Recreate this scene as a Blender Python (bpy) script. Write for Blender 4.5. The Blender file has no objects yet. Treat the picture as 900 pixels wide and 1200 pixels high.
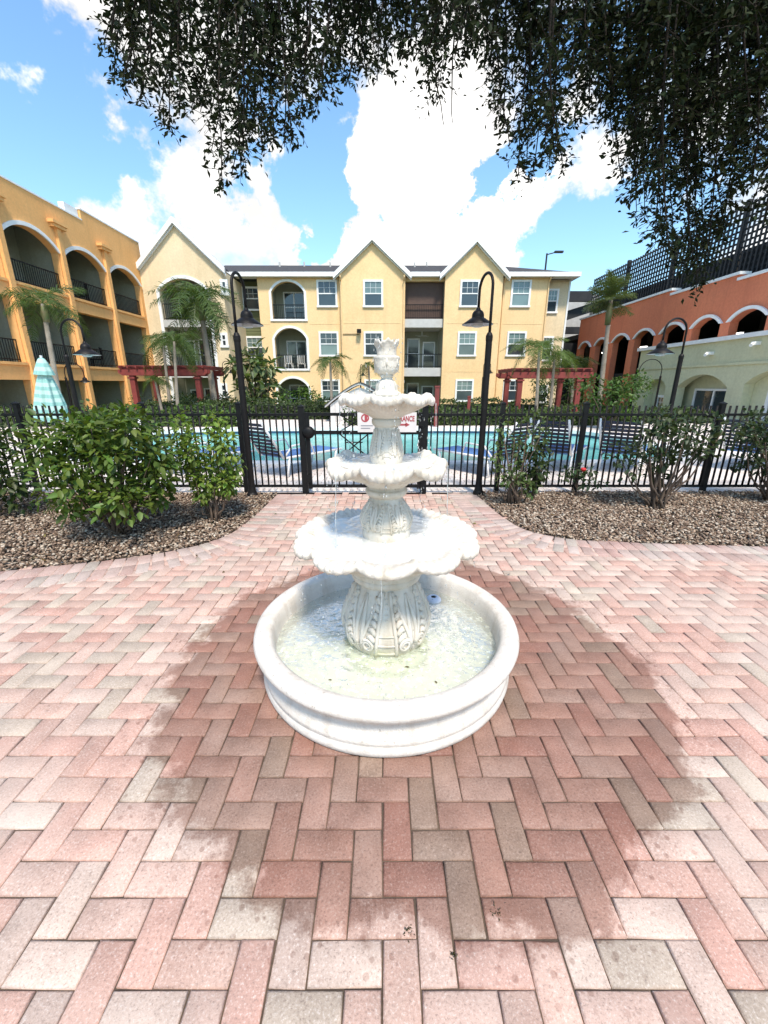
import bpy, math, random
import numpy as np
from mathutils import Vector, Matrix

random.seed(7)
RNG = np.random.default_rng(11)
PI = math.pi
scene = bpy.context.scene
COL = scene.collection

# ------------------------------------------------------------------ camera
CAM_H = 1.5
FPX = 478.0                       # focal length in pixels of the 900 x 1200 photograph
PITCH = math.atan(150.0 / FPX)    # tilted down
cam_data = bpy.data.cameras.new('camera')
cam_data.sensor_fit = 'VERTICAL'
cam_data.sensor_height = 36.0
cam_data.lens = 36.0 * FPX / 1200.0
cam_data.clip_start = 0.05
cam_data.clip_end = 2000.0
cam = bpy.data.objects.new('camera', cam_data)
cam.location = (0, 0, CAM_H)
cam.rotation_euler = (PI / 2 - PITCH, 0, 0)
COL.objects.link(cam)
scene.camera = cam

# ------------------------------------------------------------------ exposure
scene.view_settings.view_transform = 'Standard'
scene.view_settings.look = 'None'
scene.view_settings.gamma = 1.0
scene.view_settings.use_curve_mapping = False
scene.view_settings.exposure = 1.18
scene.cycles.max_bounces = 6
scene.cycles.transparent_max_bounces = 12

def _F(v): return math.cos(PITCH) + (600.0 - v) / FPX * math.sin(PITCH)
def _U(v): return -math.sin(PITCH) + (600.0 - v) / FPX * math.cos(PITCH)
def atY(u, v, Y):
    t = Y / _F(v)
    return Vector(((u - 450.0) / FPX * t, Y, CAM_H + _U(v) * t))
def atX(u, v, X):
    t = X * FPX / (u - 450.0)
    return Vector((X, _F(v) * t, CAM_H + _U(v) * t))
def skydir(u, v):
    return Vector(((u - 450.0) / FPX, _F(v), _U(v))).normalized()

# ------------------------------------------------------------------ sun and sky
SUN_EL, SUN_AZ = math.radians(57), math.radians(166)     # azimuth clockwise from +Y : behind and right of the camera
sun_from = Vector((math.sin(SUN_AZ) * math.cos(SUN_EL), math.cos(SUN_AZ) * math.cos(SUN_EL), math.sin(SUN_EL)))
sl = bpy.data.lights.new('sun', 'SUN')
sl.energy = 2.5
sl.angle = math.radians(9)
sl.color = (1.0, 0.91, 0.79)
so = bpy.data.objects.new('sun', sl)
so.rotation_euler = (-sun_from).to_track_quat('-Z', 'Y').to_euler()
so.location = (0, 0, 30)
COL.objects.link(so)

world = bpy.data.worlds.new('World')
scene.world = world
world.use_nodes = True
wt = world.node_tree
wt.nodes.clear()
def wn(t, **k):
    n = wt.nodes.new(t)
    for a, b in k.items(): setattr(n, a, b)
    return n
def wl(a, b): wt.links.new(a, b)
def wmath(op, a, b=None, c=None):
    n = wn('ShaderNodeMath', operation=op)
    for i, q in enumerate((a, b, c)):
        if q is None: continue
        if isinstance(q, (int, float)): n.inputs[i].default_value = q
        else: wl(q, n.inputs[i])
    return n.outputs[0]
sky = wn('ShaderNodeTexSky', sky_type='NISHITA')
sky.sun_disc = False
sky.sun_elevation = SUN_EL
sky.sun_rotation = SUN_AZ
sky.air_density = 1.3
sky.dust_density = 0.6
sky.ozone_density = 1.5
tc = wn('ShaderNodeTexCoord')
nz = wn('ShaderNodeTexNoise')
nz.inputs['Scale'].default_value = 5.0
nz.inputs['Detail'].default_value = 9.0
nz.inputs['Roughness'].default_value = 0.58
mp = wn('ShaderNodeMapping'); mp.inputs['Scale'].default_value = (1.0, 1.0, 1.5)
wl(tc.outputs['Generated'], mp.inputs['Vector']); wl(mp.outputs['Vector'], nz.inputs['Vector'])
nz2 = wn('ShaderNodeTexNoise')
nz2.inputs['Scale'].default_value = 1.7
nz2.inputs['Detail'].default_value = 3.0
wl(mp.outputs['Vector'], nz2.inputs['Vector'])
field = wmath('ADD', wmath('MULTIPLY', wmath('SUBTRACT', nz.outputs['Fac'], 0.5), 2.3),
              wmath('MULTIPLY', wmath('SUBTRACT', nz2.outputs['Fac'], 0.56), 1.6))
# the cumulus banks of this afternoon, as directions in the sky (u, v, radius, weight)
BANKS = [(470, 180, .24, .70), (440, 285, .20, .55), (255, 265, .22, .60), (235, 180, .15, .50), (560, 235, .17, .75), (520, 120, .16, .45), (280, 130, .12, .3),
         (610, 275, .09, .45), (95, 232, .10, 1.2), (80, 12, .15, 1.9), (150, 275, .10, .35), (155, 205, .04, .4), (690, 205, .07, .6), (715, 150, .08, .5), (850, 230, .16, .45),
         (350, 205, .11, -2.6), (352, 240, .06, -1.2), (350, 165, .05, -.7), (615, 130, .12, -.8), (700, 285, .15, -1.2), (60, 120, .20, -1.0), (600, 190, .06, -.9), (585, 200, .05, -1.2), (430, 140, .04, -.7),
         (395, 100, .14, -.6), (135, 140, .13, -1.1), (700, 330, .15, -.8), (30, 190, .10, -.5), (490, 290, .03, -.6)]
wz = wn('ShaderNodeTexNoise'); wz.inputs['Scale'].default_value = 7.0; wz.inputs['Detail'].default_value = 6.0; wz.inputs['Roughness'].default_value = 0.6
wl(tc.outputs['Generated'], wz.inputs['Vector'])
w1 = wn('ShaderNodeVectorMath', operation='SUBTRACT'); wl(wz.outputs['Color'], w1.inputs[0]); w1.inputs[1].default_value = (.5, .5, .5)
w2 = wn('ShaderNodeVectorMath', operation='SCALE'); wl(w1.outputs[0], w2.inputs[0]); w2.inputs['Scale'].default_value = .42
w3 = wn('ShaderNodeVectorMath', operation='ADD'); wl(w2.outputs[0], w3.inputs[0]); wl(tc.outputs['Generated'], w3.inputs[1])
for (u, v, r, w) in BANKS:
    d = skydir(u, v)
    vm = wn('ShaderNodeVectorMath', operation='DISTANCE')
    wl(w3.outputs[0], vm.inputs[0]); vm.inputs[1].default_value = d
    mr = wn('ShaderNodeMapRange', interpolation_type='SMOOTHSTEP')
    wl(vm.outputs['Value'], mr.inputs['Value'])
    mr.inputs['From Min'].default_value = 0; mr.inputs['From Max'].default_value = r * 1.6
    mr.inputs['To Min'].default_value = w; mr.inputs['To Max'].default_value = 0
    field = wmath('ADD', field, mr.outputs['Result'])
cm = wn('ShaderNodeMapRange', interpolation_type='SMOOTHSTEP')
wl(field, cm.inputs['Value'])
cm.inputs['From Min'].default_value = 0.02; cm.inputs['From Max'].default_value = 0.52
bg1 = wn('ShaderNodeBackground'); bg1.inputs['Strength'].default_value = 0.105
tint = wn('ShaderNodeMix', data_type='RGBA', blend_type='MULTIPLY'); tint.inputs[0].default_value = 1.0
wl(sky.outputs['Color'], tint.inputs[6]); tint.inputs[7].default_value = (.84, 1.05, 1.16, 1)
wl(tint.outputs[2], bg1.inputs['Color'])
bg2 = wn('ShaderNodeBackground')
crr = wn('ShaderNodeMapRange'); wl(wmath('ADD', wmath('MULTIPLY', wmath('SUBTRACT', nz.outputs['Fac'], .5), 1.6), wmath('MULTIPLY', field, .55)), crr.inputs['Value'])
crr.inputs['From Min'].default_value = 0.1; crr.inputs['From Max'].default_value = 0.9
crr.inputs['To Min'].default_value = 0.45; crr.inputs['To Max'].default_value = 0.80
bg2.inputs['Color'].default_value = (1.0, 0.985, 0.96, 1)
wl(crr.outputs['Result'], bg2.inputs['Strength'])
mx = wn('ShaderNodeMixShader')
wl(cm.outputs['Result'], mx.inputs['Fac']); wl(bg1.outputs[0], mx.inputs[1]); wl(bg2.outputs[0], mx.inputs[2])
wo = wn('ShaderNodeOutputWorld'); wl(mx.outputs[0], wo.inputs['Surface'])

# ------------------------------------------------------------------ materials
MATS = {}
def new_mat(name):
    m = bpy.data.materials.new(name); m.use_nodes = True
    nt = m.node_tree
    bs = nt.nodes['Principled BSDF']
    MATS[name] = m
    return m, nt, bs
def N(nt, t, **k):
    n = nt.nodes.new(t)
    for a, b in k.items(): setattr(n, a, b)
    return n
def noise(nt, scale, detail=4, rough=.55, coord='Object', vec=None):
    n = N(nt, 'ShaderNodeTexNoise')
    n.inputs['Scale'].default_value = scale; n.inputs['Detail'].default_value = detail; n.inputs['Roughness'].default_value = rough
    if vec is None:
        t = N(nt, 'ShaderNodeTexCoord'); vec = t.outputs[coord]
    nt.links.new(vec, n.inputs['Vector'])
    return n.outputs['Fac']
def maprange(nt, v, a, b, c=0, d=1):
    n = N(nt, 'ShaderNodeMapRange')
    nt.links.new(v, n.inputs['Value'])
    for k, q in zip(('From Min', 'From Max', 'To Min', 'To Max'), (a, b, c, d)): n.inputs[k].default_value = q
    return n.outputs['Result']
def mixc(nt, fac, a, b, mode='MIX'):
    n = N(nt, 'ShaderNodeMix', data_type='RGBA', blend_type=mode)
    for sock, q in ((n.inputs[0], fac), (n.inputs[6], a), (n.inputs[7], b)):
        if isinstance(q, (int, float)): sock.default_value = q
        elif isinstance(q, tuple): sock.default_value = (*q, 1) if len(q) == 3 else q
        else: nt.links.new(q, sock)
    return n.outputs[2]
def bump(nt, bs, h, strength=.3, dist=.01):
    b = N(nt, 'ShaderNodeBump')
    b.inputs['Strength'].default_value = strength; b.inputs['Distance'].default_value = dist
    nt.links.new(h, b.inputs['Height']); nt.links.new(b.outputs[0], bs.inputs['Normal'])
def simple(name, c, rough=.6, c2=None, scale=3, bumpscale=None, bstr=.3, bdist=.01, metal=0, spec=.5, coord='Object'):
    m, nt, bs = new_mat(name)
    bs.inputs['Roughness'].default_value = rough; bs.inputs['Metallic'].default_value = metal
    bs.inputs['Specular IOR Level'].default_value = spec
    if c2 is None: c2 = tuple(x * .82 for x in c)
    f = maprange(nt, noise(nt, scale, 5, .6, coord), .35, .65)
    nt.links.new(mixc(nt, f, c, c2), bs.inputs['Base Color'])
    if bumpscale: bump(nt, bs, noise(nt, bumpscale, 3, .6, coord), bstr, bdist)
    return m
def stucco(name, c, c2):
    m, nt, bs = new_mat(name)
    bs.inputs['Roughness'].default_value = .9; bs.inputs['Specular IOR Level'].default_value = .2
    f = maprange(nt, noise(nt, .55, 5, .6), .35, .68)
    base = mixc(nt, f, c, c2)
    g = maprange(nt, noise(nt, 9, 4, .7), .3, .7, .9, 1.08)
    mul = N(nt, 'ShaderNodeVectorMath', operation='SCALE'); nt.links.new(base, mul.inputs[0]); nt.links.new(g, mul.inputs['Scale'])
    # rain streaks, stretched downwards
    tcx = N(nt, 'ShaderNodeTexCoord'); mpp = N(nt, 'ShaderNodeMapping'); mpp.inputs['Scale'].default_value = (2.2, 2.2, .12)
    nt.links.new(tcx.outputs['Object'], mpp.inputs['Vector'])
    s = maprange(nt, noise(nt, 1.0, 4, .6, vec=mpp.outputs[0]), .52, .75, 0, .35)
    nt.links.new(mixc(nt, s, mul.outputs[0], tuple(x * .72 for x in c2)), bs.inputs['Base Color'])
    bump(nt, bs, noise(nt, 28, 4, .7), .5, .02)
    return m
stucco('stucco_orange', (.84, .46, .18), (.77, .40, .145))
stucco('stucco_yellow', (.80, .57, .31), (.75, .52, .27))
stucco('stucco_cream', (.74, .60, .40), (.68, .54, .34))
stucco('stucco_red', (.70, .225, .115), (.62, .19, .10))
stucco('stucco_green', (.58, .575, .38), (.52, .51, .33))
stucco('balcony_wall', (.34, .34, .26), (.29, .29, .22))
simple('siding_olive', (.13, .14, .06), .8, (.11, .12, .05))
simple('white_trim', (.80, .80, .78), .5, (.72, .72, .70), 4)
simple('grey_trim', (.50, .49, .46), .6, (.44, .43, .40), 3)
simple('concrete', (.46, .44, .41), .85, (.38, .36, .33), 2, 30, .3)
simple('shingle', (.035, .033, .035), .9, (.055, .05, .05), 7, 20, .6, .03)
simple('black_metal', (.006, .006, .007), .5, (.010, .010, .010), 12, 60, .15, .002, spec=.18)
simple('lamp_metal', (.007, .006, .006), .5, (.012, .010, .010), 9, spec=.2)
simple('lamp_inner', (.62, .62, .64), .5, (.5, .5, .52), 5)
simple('dark_steel', (.024, .024, .026), .6, (.034, .034, .034), 2, spec=.2)
simple('garage_dark', (.03, .03, .028), .9, (.022, .022, .02), 1.5)
simple('pergola_red', (.20, .032, .026), .65, (.15, .025, .02), 5)
simple('screen_brown', (.10, .06, .045), .8, (.085, .05, .04), 3)
simple('soil', (.075, .05, .033), .95, (.045, .03, .02), 5, 25, .8, .03)
simple('grass_ground', (.07, .10, .03), .95, (.10, .11, .05), .6, 8, .5)
simple('joint_sand', (.12, .085, .06), .95, (.05, .036, .026), 6, 80, .5)
simple('bark', (.035, .026, .02), .9, (.02, .016, .012), 7, 25, .8, .03, spec=.2)
simple('palm_trunk', (.30, .26, .21), .9, (.21, .18, .14), 5, 18, .6, .02)
simple('twig', (.12, .08, .055), .85, (.07, .048, .035), 12)
simple('pool_plaster', (.30, .62, .60), .7, (.25, .55, .54), 1)
simple('pool_tile', (.02, .06, .12), .3, (.03, .08, .15), 8)
simple('lounger_navy', (.012, .022, .055), .7, (.018, .03, .065), 8)
simple('lounger_blue', (.09, .20, .42), .8, (.07, .16, .36), 6)
simple('lounger_frame', (.78, .78, .78), .4, (.68, .68, .68), 6)
simple('plastic_white', (.62, .68, .78), .35, (.5, .56, .66), 6)
simple('hole_black', (.008, .008, .008), .5)
simple('dead_leaf', (.10, .07, .02), .8, (.05, .05, .015), 30)
simple('sign_white', (.62, .58, .56), .5, (.56, .52, .50), 5)
simple('sign_red', (.36, .05, .06), .5, (.30, .05, .055), 5)
simple('sign_grey', (.2, .2, .22), .6)
simple('flower_red', (.55, .02, .02), .6)

def glass(name, c, rough=.06):
    m, nt, bs = new_mat(name)
    bs.inputs['Roughness'].default_value = rough
    bs.inputs['Specular IOR Level'].default_value = .8
    f = maprange(nt, noise(nt, .7, 2, .5), .3, .7)
    nt.links.new(mixc(nt, f, c, tuple(x * .6 for x in c)), bs.inputs['Base Color'])
    return m
glass('pane_dark', (.035, .05, .06)); glass('pane_blind', (.16, .23, .22)); glass('pane_black', (.01, .012, .014)); glass('pane_grey', (.09, .12, .12))

def cast_stone(name, c, c2, stain, algae=0.0):
    m, nt, bs = new_mat(name)
    bs.inputs['Roughness'].default_value = .55; bs.inputs['Specular IOR Level'].default_value = .35
    f = maprange(nt, noise(nt, 6, 6, .65), .38, .66)
    base = mixc(nt, f, c, c2)
    tcx = N(nt, 'ShaderNodeTexCoord'); mpp = N(nt, 'ShaderNodeMapping'); mpp.inputs['Scale'].default_value = (14, 14, 2.0)
    nt.links.new(tcx.outputs['Object'], mpp.inputs['Vector'])
    s = maprange(nt, noise(nt, 1.0, 5, .65, vec=mpp.outputs[0]), .48, .72, 0, .55)
    c_ = mixc(nt, s, base, stain)
    sz = N(nt, 'ShaderNodeSeparateXYZ'); nt.links.new(tcx.outputs['Object'], sz.inputs[0])
    al = N(nt, 'ShaderNodeMath', operation='ADD'); nt.links.new(sz.outputs['Z'], al.inputs[0]); nt.links.new(maprange(nt, noise(nt, 11, 4, .6), .3, .7, -.05, .05), al.inputs[1])
    alg = maprange(nt, al.outputs[0], .24, .15, 0, algae)
    c_ = mixc(nt, alg, c_, (.46, .48, .27))
    sp_ = maprange(nt, noise(nt, 55, 2, .5), .68, .74, 0, .5)
    nt.links.new(mixc(nt, sp_, c_, tuple(x * .6 for x in stain)), bs.inputs['Base Color'])
    a = noise(nt, 90, 4, .65)
    bump(nt, bs, a, .5, .007)
    return m
cast_stone('cast_white', (.66, .61, .54), (.58, .53, .45), (.36, .28, .18), .65)
cast_stone('cast_basin', (.66, .615, .56), (.61, .56, .50), (.42, .35, .28))

def water(name, tint, mix_body, body, bscale, bstr, bdist=.02, ior=1.33, gloss=1.0):
    m = bpy.data.materials.new(name); m.use_nodes = True; MATS[name] = m
    nt = m.node_tree; nt.nodes.clear()
    out = N(nt, 'ShaderNodeOutputMaterial')
    tr = N(nt, 'ShaderNodeBsdfTransparent'); tr.inputs['Color'].default_value = (*tint, 1)
    df = N(nt, 'ShaderNodeBsdfDiffuse'); df.inputs['Color'].default_value = (*body, 1)
    gl = N(nt, 'ShaderNodeBsdfGlossy'); gl.inputs['Roughness'].default_value = .10
    fr = N(nt, 'ShaderNodeFresnel'); fr.inputs['IOR'].default_value = ior
    b = N(nt, 'ShaderNodeBump'); b.inputs['Strength'].default_value = bstr; b.inputs['Distance'].default_value = bdist
    h = noise(nt, bscale, 3, .55)
    nt.links.new(h, b.inputs['Height'])
    for x in (gl, fr): nt.links.new(b.outputs[0], x.inputs['Normal'])
    m1 = N(nt, 'ShaderNodeMixShader'); m1.inputs[0].default_value = mix_body
    # foam flecks: more body where the ripple noise peaks
    f = maprange(nt, noise(nt, bscale * 1.4, 5, .7), .56, .66, mix_body, min(1, mix_body + .6))
    nt.links.new(f, m1.inputs[0])
    nt.links.new(tr.outputs[0], m1.inputs[1]); nt.links.new(df.outputs[0], m1.inputs[2])
    m2 = N(nt, 'ShaderNodeMixShader'); frs = N(nt, 'ShaderNodeMath', operation='MULTIPLY'); nt.links.new(fr.outputs[0], frs.inputs[0]); frs.inputs[1].default_value = gloss; nt.links.new(frs.outputs[0], m2.inputs[0])
    nt.links.new(m1.outputs[0], m2.inputs[1]); nt.links.new(gl.outputs[0], m2.inputs[2])
    nt.links.new(m2.outputs[0], out.inputs['Surface'])
    return m
water('basin_water', (.97, 1.0, .93), .36, (.80, .86, .75), 20, .26, ior=1.2, gloss=.6)
water('bowl_water', (.98, .99, .96), .78, (.80, .80, .75), 30, .22, ior=1.2, gloss=.35)
water('drops', (.93, .97, .98), .35, (.85, .88, .88), 60, .5)
mm, nt, bs = new_mat('pool_water')
bs.inputs['Roughness'].default_value = .12; bs.inputs['Specular IOR Level'].default_value = .12
nt.links.new(mixc(nt, maprange(nt, noise(nt, 1.4, 3, .6), .35, .65), (.14, .45, .42), (.22, .54, .50)), bs.inputs['Base Color'])
bump(nt, bs, noise(nt, 5, 3, .6), .25, .05)

def leafmat(name, gain=1.0, trans=.25, rough=.45, spec=.3):
    m, nt, bs = new_mat(name)
    at = N(nt, 'ShaderNodeAttribute'); at.attribute_name = 'Col'
    nt.links.new(at.outputs['Color'], bs.inputs['Base Color'])
    bs.inputs['Roughness'].default_value = rough; bs.inputs['Specular IOR Level'].default_value = spec
    tl = N(nt, 'ShaderNodeBsdfTranslucent')
    nt.links.new(mixc(nt, 1.0, at.outputs['Color'], (1.6, 1.8, .6), 'MULTIPLY'), tl.inputs['Color'])
    mxs = N(nt, 'ShaderNodeMixShader'); mxs.inputs[0].default_value = trans
    o = nt.nodes['Material Output']
    nt.links.new(bs.outputs[0], mxs.inputs[1]); nt.links.new(tl.outputs[0], mxs.inputs[2]); nt.links.new(mxs.outputs[0], o.inputs['Surface'])
    return m
leafmat('leaf'); leafmat('oak_leaf', trans=.06, rough=.6, spec=.12)

def stonemat(name):
    m, nt, bs = new_mat(name)
    at = N(nt, 'ShaderNodeAttribute'); at.attribute_name = 'Col'
    f = maprange(nt, noise(nt, 60, 3, .6), .3, .7, .75, 1.1)
    mul = N(nt, 'ShaderNodeVectorMath', operation='SCALE'); nt.links.new(at.outputs['Color'], mul.inputs[0]); nt.links.new(f, mul.inputs['Scale'])
    nt.links.new(mul.outputs[0], bs.inputs['Base Color'])
    bs.inputs['Roughness'].default_value = .85
    return m
stonemat('pebble')

WET_C = (0.15, 2.05); WET_R = 1.31
def brickmat(name, use_obj):
    m, nt, bs = new_mat(name)
    if use_obj:
        oi = N(nt, 'ShaderNodeObjectInfo'); c = oi.outputs['Color']
    else:
        at = N(nt, 'ShaderNodeAttribute'); at.attribute_name = 'Col'; c = at.outputs['Color']
    geo = N(nt, 'ShaderNodeNewGeometry'); pos = geo.outputs['Position']
    # concrete aggregate: pale and dark specks, blotches, mottling
    blot = maprange(nt, noise(nt, 7, 5, .6, vec=pos), .3, .72, .80, 1.16)
    mul = N(nt, 'ShaderNodeVectorMath', operation='SCALE'); nt.links.new(c, mul.inputs[0]); nt.links.new(blot, mul.inputs['Scale'])
    fine = noise(nt, 130, 4, .8, vec=pos)
    c1 = mixc(nt, maprange(nt, fine, .54, .68, 0, .62), mul.outputs[0], (.70, .62, .56))
    c2 = mixc(nt, maprange(nt, fine, .46, .32, 0, .68), c1, (.14, .10, .085))
    # efflorescence
    ef = maprange(nt, noise(nt, 1.6, 4, .6, vec=pos), .46, .72, 0, .36)
    c3 = mixc(nt, ef, c2, (.56, .48, .41))
    # dark droplet stains
    vo = N(nt, 'ShaderNodeTexVoronoi'); vo.inputs['Scale'].default_value = 9; nt.links.new(pos, vo.inputs['Vector'])
    sp = maprange(nt, vo.outputs['Distance'], .03, .075, .5, 0)
    spm = N(nt, 'ShaderNodeMath', operation='MULTIPLY'); nt.links.new(sp, spm.inputs[0])
    nt.links.new(maprange(nt, noise(nt, 3, 2, .5, vec=pos), .5, .6), spm.inputs[1])
    c3 = mixc(nt, spm.outputs[0], c3, (.10, .07, .06))
    # splash-wetted ring round the basin
    off = N(nt, 'ShaderNodeVectorMath', operation='DISTANCE'); nt.links.new(pos, off.inputs[0]); off.inputs[1].default_value = (*WET_C, 0)
    wob = maprange(nt, noise(nt, 2.0, 9, .66, vec=pos), .25, .75, -.20, .20)
    add = N(nt, 'ShaderNodeMath', operation='ADD'); nt.links.new(off.outputs['Value'], add.inputs[0]); nt.links.new(wob, add.inputs[1])
    wet = maprange(nt, add.outputs[0], WET_R + .02, WET_R - .035)
    wetv = N(nt, 'ShaderNodeMath', operation='MULTIPLY'); nt.links.new(wet, wetv.inputs[0])
    nt.links.new(maprange(nt, noise(nt, 4, 3, .6, vec=pos), .3, .6, .82, 1.0), wetv.inputs[1])
    # splash drops thrown beyond the ring
    vs = N(nt, 'ShaderNodeTexVoronoi'); vs.inputs['Scale'].default_value = 26; nt.links.new(pos, vs.inputs['Vector'])
    dr1 = maprange(nt, vs.outputs['Distance'], .20, .26, 1, 0)
    dr2 = N(nt, 'ShaderNodeMath', operation='MULTIPLY'); nt.links.new(dr1, dr2.inputs[0]); nt.links.new(maprange(nt, add.outputs[0], WET_R + .22, WET_R - .02, 0, .8), dr2.inputs[1])
    dr3 = N(nt, 'ShaderNodeMath', operation='MAXIMUM'); nt.links.new(wetv.outputs[0], dr3.inputs[0]); nt.links.new(dr2.outputs[0], dr3.inputs[1]); wetv = dr3
    dark = mixc(nt, 1.0, c2, (.53, .43, .39), 'MULTIPLY')
    nt.links.new(mixc(nt, wetv.outputs[0], c3, dark), bs.inputs['Base Color'])
    nt.links.new(maprange(nt, wetv.outputs[0], 0, 1, .85, .55), bs.inputs['Roughness'])
    bs.inputs['Specular IOR Level'].default_value = .35
    bump(nt, bs, fine, .55, .004)
    return m
brickmat('brick_single', True); brickmat('brick_mass', False)

mm, nt, bs = new_mat('deck_pavers')
geo = N(nt, 'ShaderNodeNewGeometry')
bt = N(nt, 'ShaderNodeTexBrick')
bt.inputs['Scale'].default_value = 1.0
bt.inputs['Brick Width'].default_value = .2; bt.inputs['Row Height'].default_value = .1; bt.inputs['Mortar Size'].default_value = .006
bt.inputs['Color1'].default_value = (.66, .57, .51, 1); bt.inputs['Color2'].default_value = (.74, .69, .64, 1); bt.inputs['Mortar'].default_value = (.3, .24, .2, 1)
nt.links.new(geo.outputs['Position'], bt.inputs['Vector'])
nt.links.new(bt.outputs['Color'], bs.inputs['Base Color']); bs.inputs['Roughness'].default_value = .85
mm, nt, bs = new_mat('umbrella_cloth')
tcx = N(nt, 'ShaderNodeTexCoord'); sx = N(nt, 'ShaderNodeSeparateXYZ'); nt.links.new(tcx.outputs['Object'], sx.inputs[0])
w = N(nt, 'ShaderNodeTexWave', wave_type='BANDS', bands_direction='Z'); w.inputs['Scale'].default_value = 2.2; w.inputs['Distortion'].default_value = .4
nt.links.new(tcx.outputs['Object'], w.inputs['Vector'])
nt.links.new(mixc(nt, maprange(nt, w.outputs['Fac'], .35, .6), (.24, .46, .42), (.42, .60, .54)), bs.inputs['Base Color'])
bs.inputs['Roughness'].default_value = .85
mm, nt, bs = new_mat('tube_light')
bs.inputs['Emission Color'].default_value = (1, .97, .9, 1); bs.inputs['Emission Strength'].default_value = 1.5

# ------------------------------------------------------------------ mesh helpers
class MB:
    def __init__(s): s.v = []; s.f = []
    def add(s, vs, fs):
        o = len(s.v); s.v += [tuple(p) for p in vs]; s.f += [tuple(i + o for i in q) for q in fs]; return s
    def box(s, x0, x1, y0, y1, z0, z1):
        return s.add([(x0, y0, z0), (x1, y0, z0), (x1, y1, z0), (x0, y1, z0), (x0, y0, z1), (x1, y0, z1), (x1, y1, z1), (x0, y1, z1)],
                     [(0, 3, 2, 1), (4, 5, 6, 7), (0, 1, 5, 4), (1, 2, 6, 5), (2, 3, 7, 6), (3, 0, 4, 7)])
    def bar(s, a, b, w, h, up=(0, 0, 1)):
        a = Vector(a); b = Vector(b); d = (b - a).normalized(); up = Vector(up)
        if abs(d.dot(up)) > .98: up = Vector((1, 0, 0))
        sd = d.cross(up).normalized() * w / 2; uu = sd.cross(d).normalized() * h / 2
        vs = [p + sd * i + uu * j for p in (a, b) for i, j in ((-1, -1), (1, -1), (1, 1), (-1, 1))]
        return s.add(vs, [(0, 1, 2, 3), (7, 6, 5, 4), (0, 4, 5, 1), (1, 5, 6, 2), (2, 6, 7, 3), (3, 7, 4, 0)])
    def tube(s, pts, r, n=8):
        pts = [Vector(p) for p in pts]
        rs = r if isinstance(r, (list, tuple)) else [r] * len(pts)
        vs = []; prev = None
        for i, p in enumerate(pts):
            d = (pts[min(i + 1, len(pts) - 1)] - pts[max(i - 1, 0)])
            d = d.normalized() if d.length > 1e-9 else Vector((0, 0, 1))
            a = prev if prev is not None else (Vector((1, 0, 0)) if abs(d.x) < .9 else Vector((0, 1, 0)))
            x = (a - d * a.dot(d))
            x = x.normalized() if x.length > 1e-6 else d.orthogonal().normalized()
            prev = x; y = d.cross(x)
            for k in range(n):
                q = 2 * PI * k / n
                vs.append(p + (x * math.cos(q) + y * math.sin(q)) * rs[i])
        fs = []
        for i in range(len(pts) - 1):
            for k in range(n):
                k2 = (k + 1) % n
                fs.append((i * n + k, i * n + k2, (i + 1) * n + k2, (i + 1) * n + k))
        fs.append(tuple(range(n - 1, -1, -1))); fs.append(tuple((len(pts) - 1) * n + k for k in range(n)))
        return s.add(vs, fs)
    def lathe(s, prof, n=48, c=(0, 0, 0), mod=None):
        vs = []
        for i, (r, z) in enumerate(prof):
            for k in range(n):
                q = 2 * PI * k / n
                rr, zz = (r, z) if mod is None else mod(i, r, z, q)
                vs.append((c[0] + rr * math.cos(q), c[1] + rr * math.sin(q), c[2] + zz))
        fs = [(i * n + k, i * n + (k + 1) % n, (i + 1) * n + (k + 1) % n, (i + 1) * n + k) for i in range(len(prof) - 1) for k in range(n)]
        return s.add(vs, fs)
    def prism(s, poly, fn, d0, d1):
        n = len(poly)
        vs = [fn(a, d0, z) for a, z in poly] + [fn(a, d1, z) for a, z in poly]
        fs = [tuple(range(n)), tuple(range(2 * n - 1, n - 1, -1))] + [(i, n + i, n + (i + 1) % n, (i + 1) % n) for i in range(n)]
        return s.add(vs, fs)
    def build(s, name, mat, parent=None, smooth=False, kind=None, loc=None, fix=True):
        me = bpy.data.meshes.new(name); me.from_pydata(s.v, [], s.f); me.update()
        if fix:
            import bmesh
            bm = bmesh.new(); bm.from_mesh(me); bmesh.ops.recalc_face_normals(bm, faces=bm.faces); bm.to_mesh(me); bm.free()
        me.materials.append(MATS[mat])
        if smooth: me.polygons.foreach_set('use_smooth', [True] * len(me.polygons))
        return link(name, me, parent, kind, loc)
def link(name, me, parent=None, kind=None, loc=None):
    o = bpy.data.objects.new(name, me); COL.objects.link(o)
    if parent is not None: o.parent = parent
    if kind: o['kind'] = kind
    if loc is not None: o.location = loc
    return o
def thing(name, label, cat, loc=(0, 0, 0), rz=0, group=None):
    o = bpy.data.objects.new(name, None); o.empty_display_size = .2
    COL.objects.link(o); o.location = loc; o.rotation_euler = (0, 0, rz)
    return tag(o, label, cat, group)
def tag(o, label, cat, group=None):
    o['label'] = label; o['category'] = cat
    if group: o['group'] = group
    return o

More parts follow.
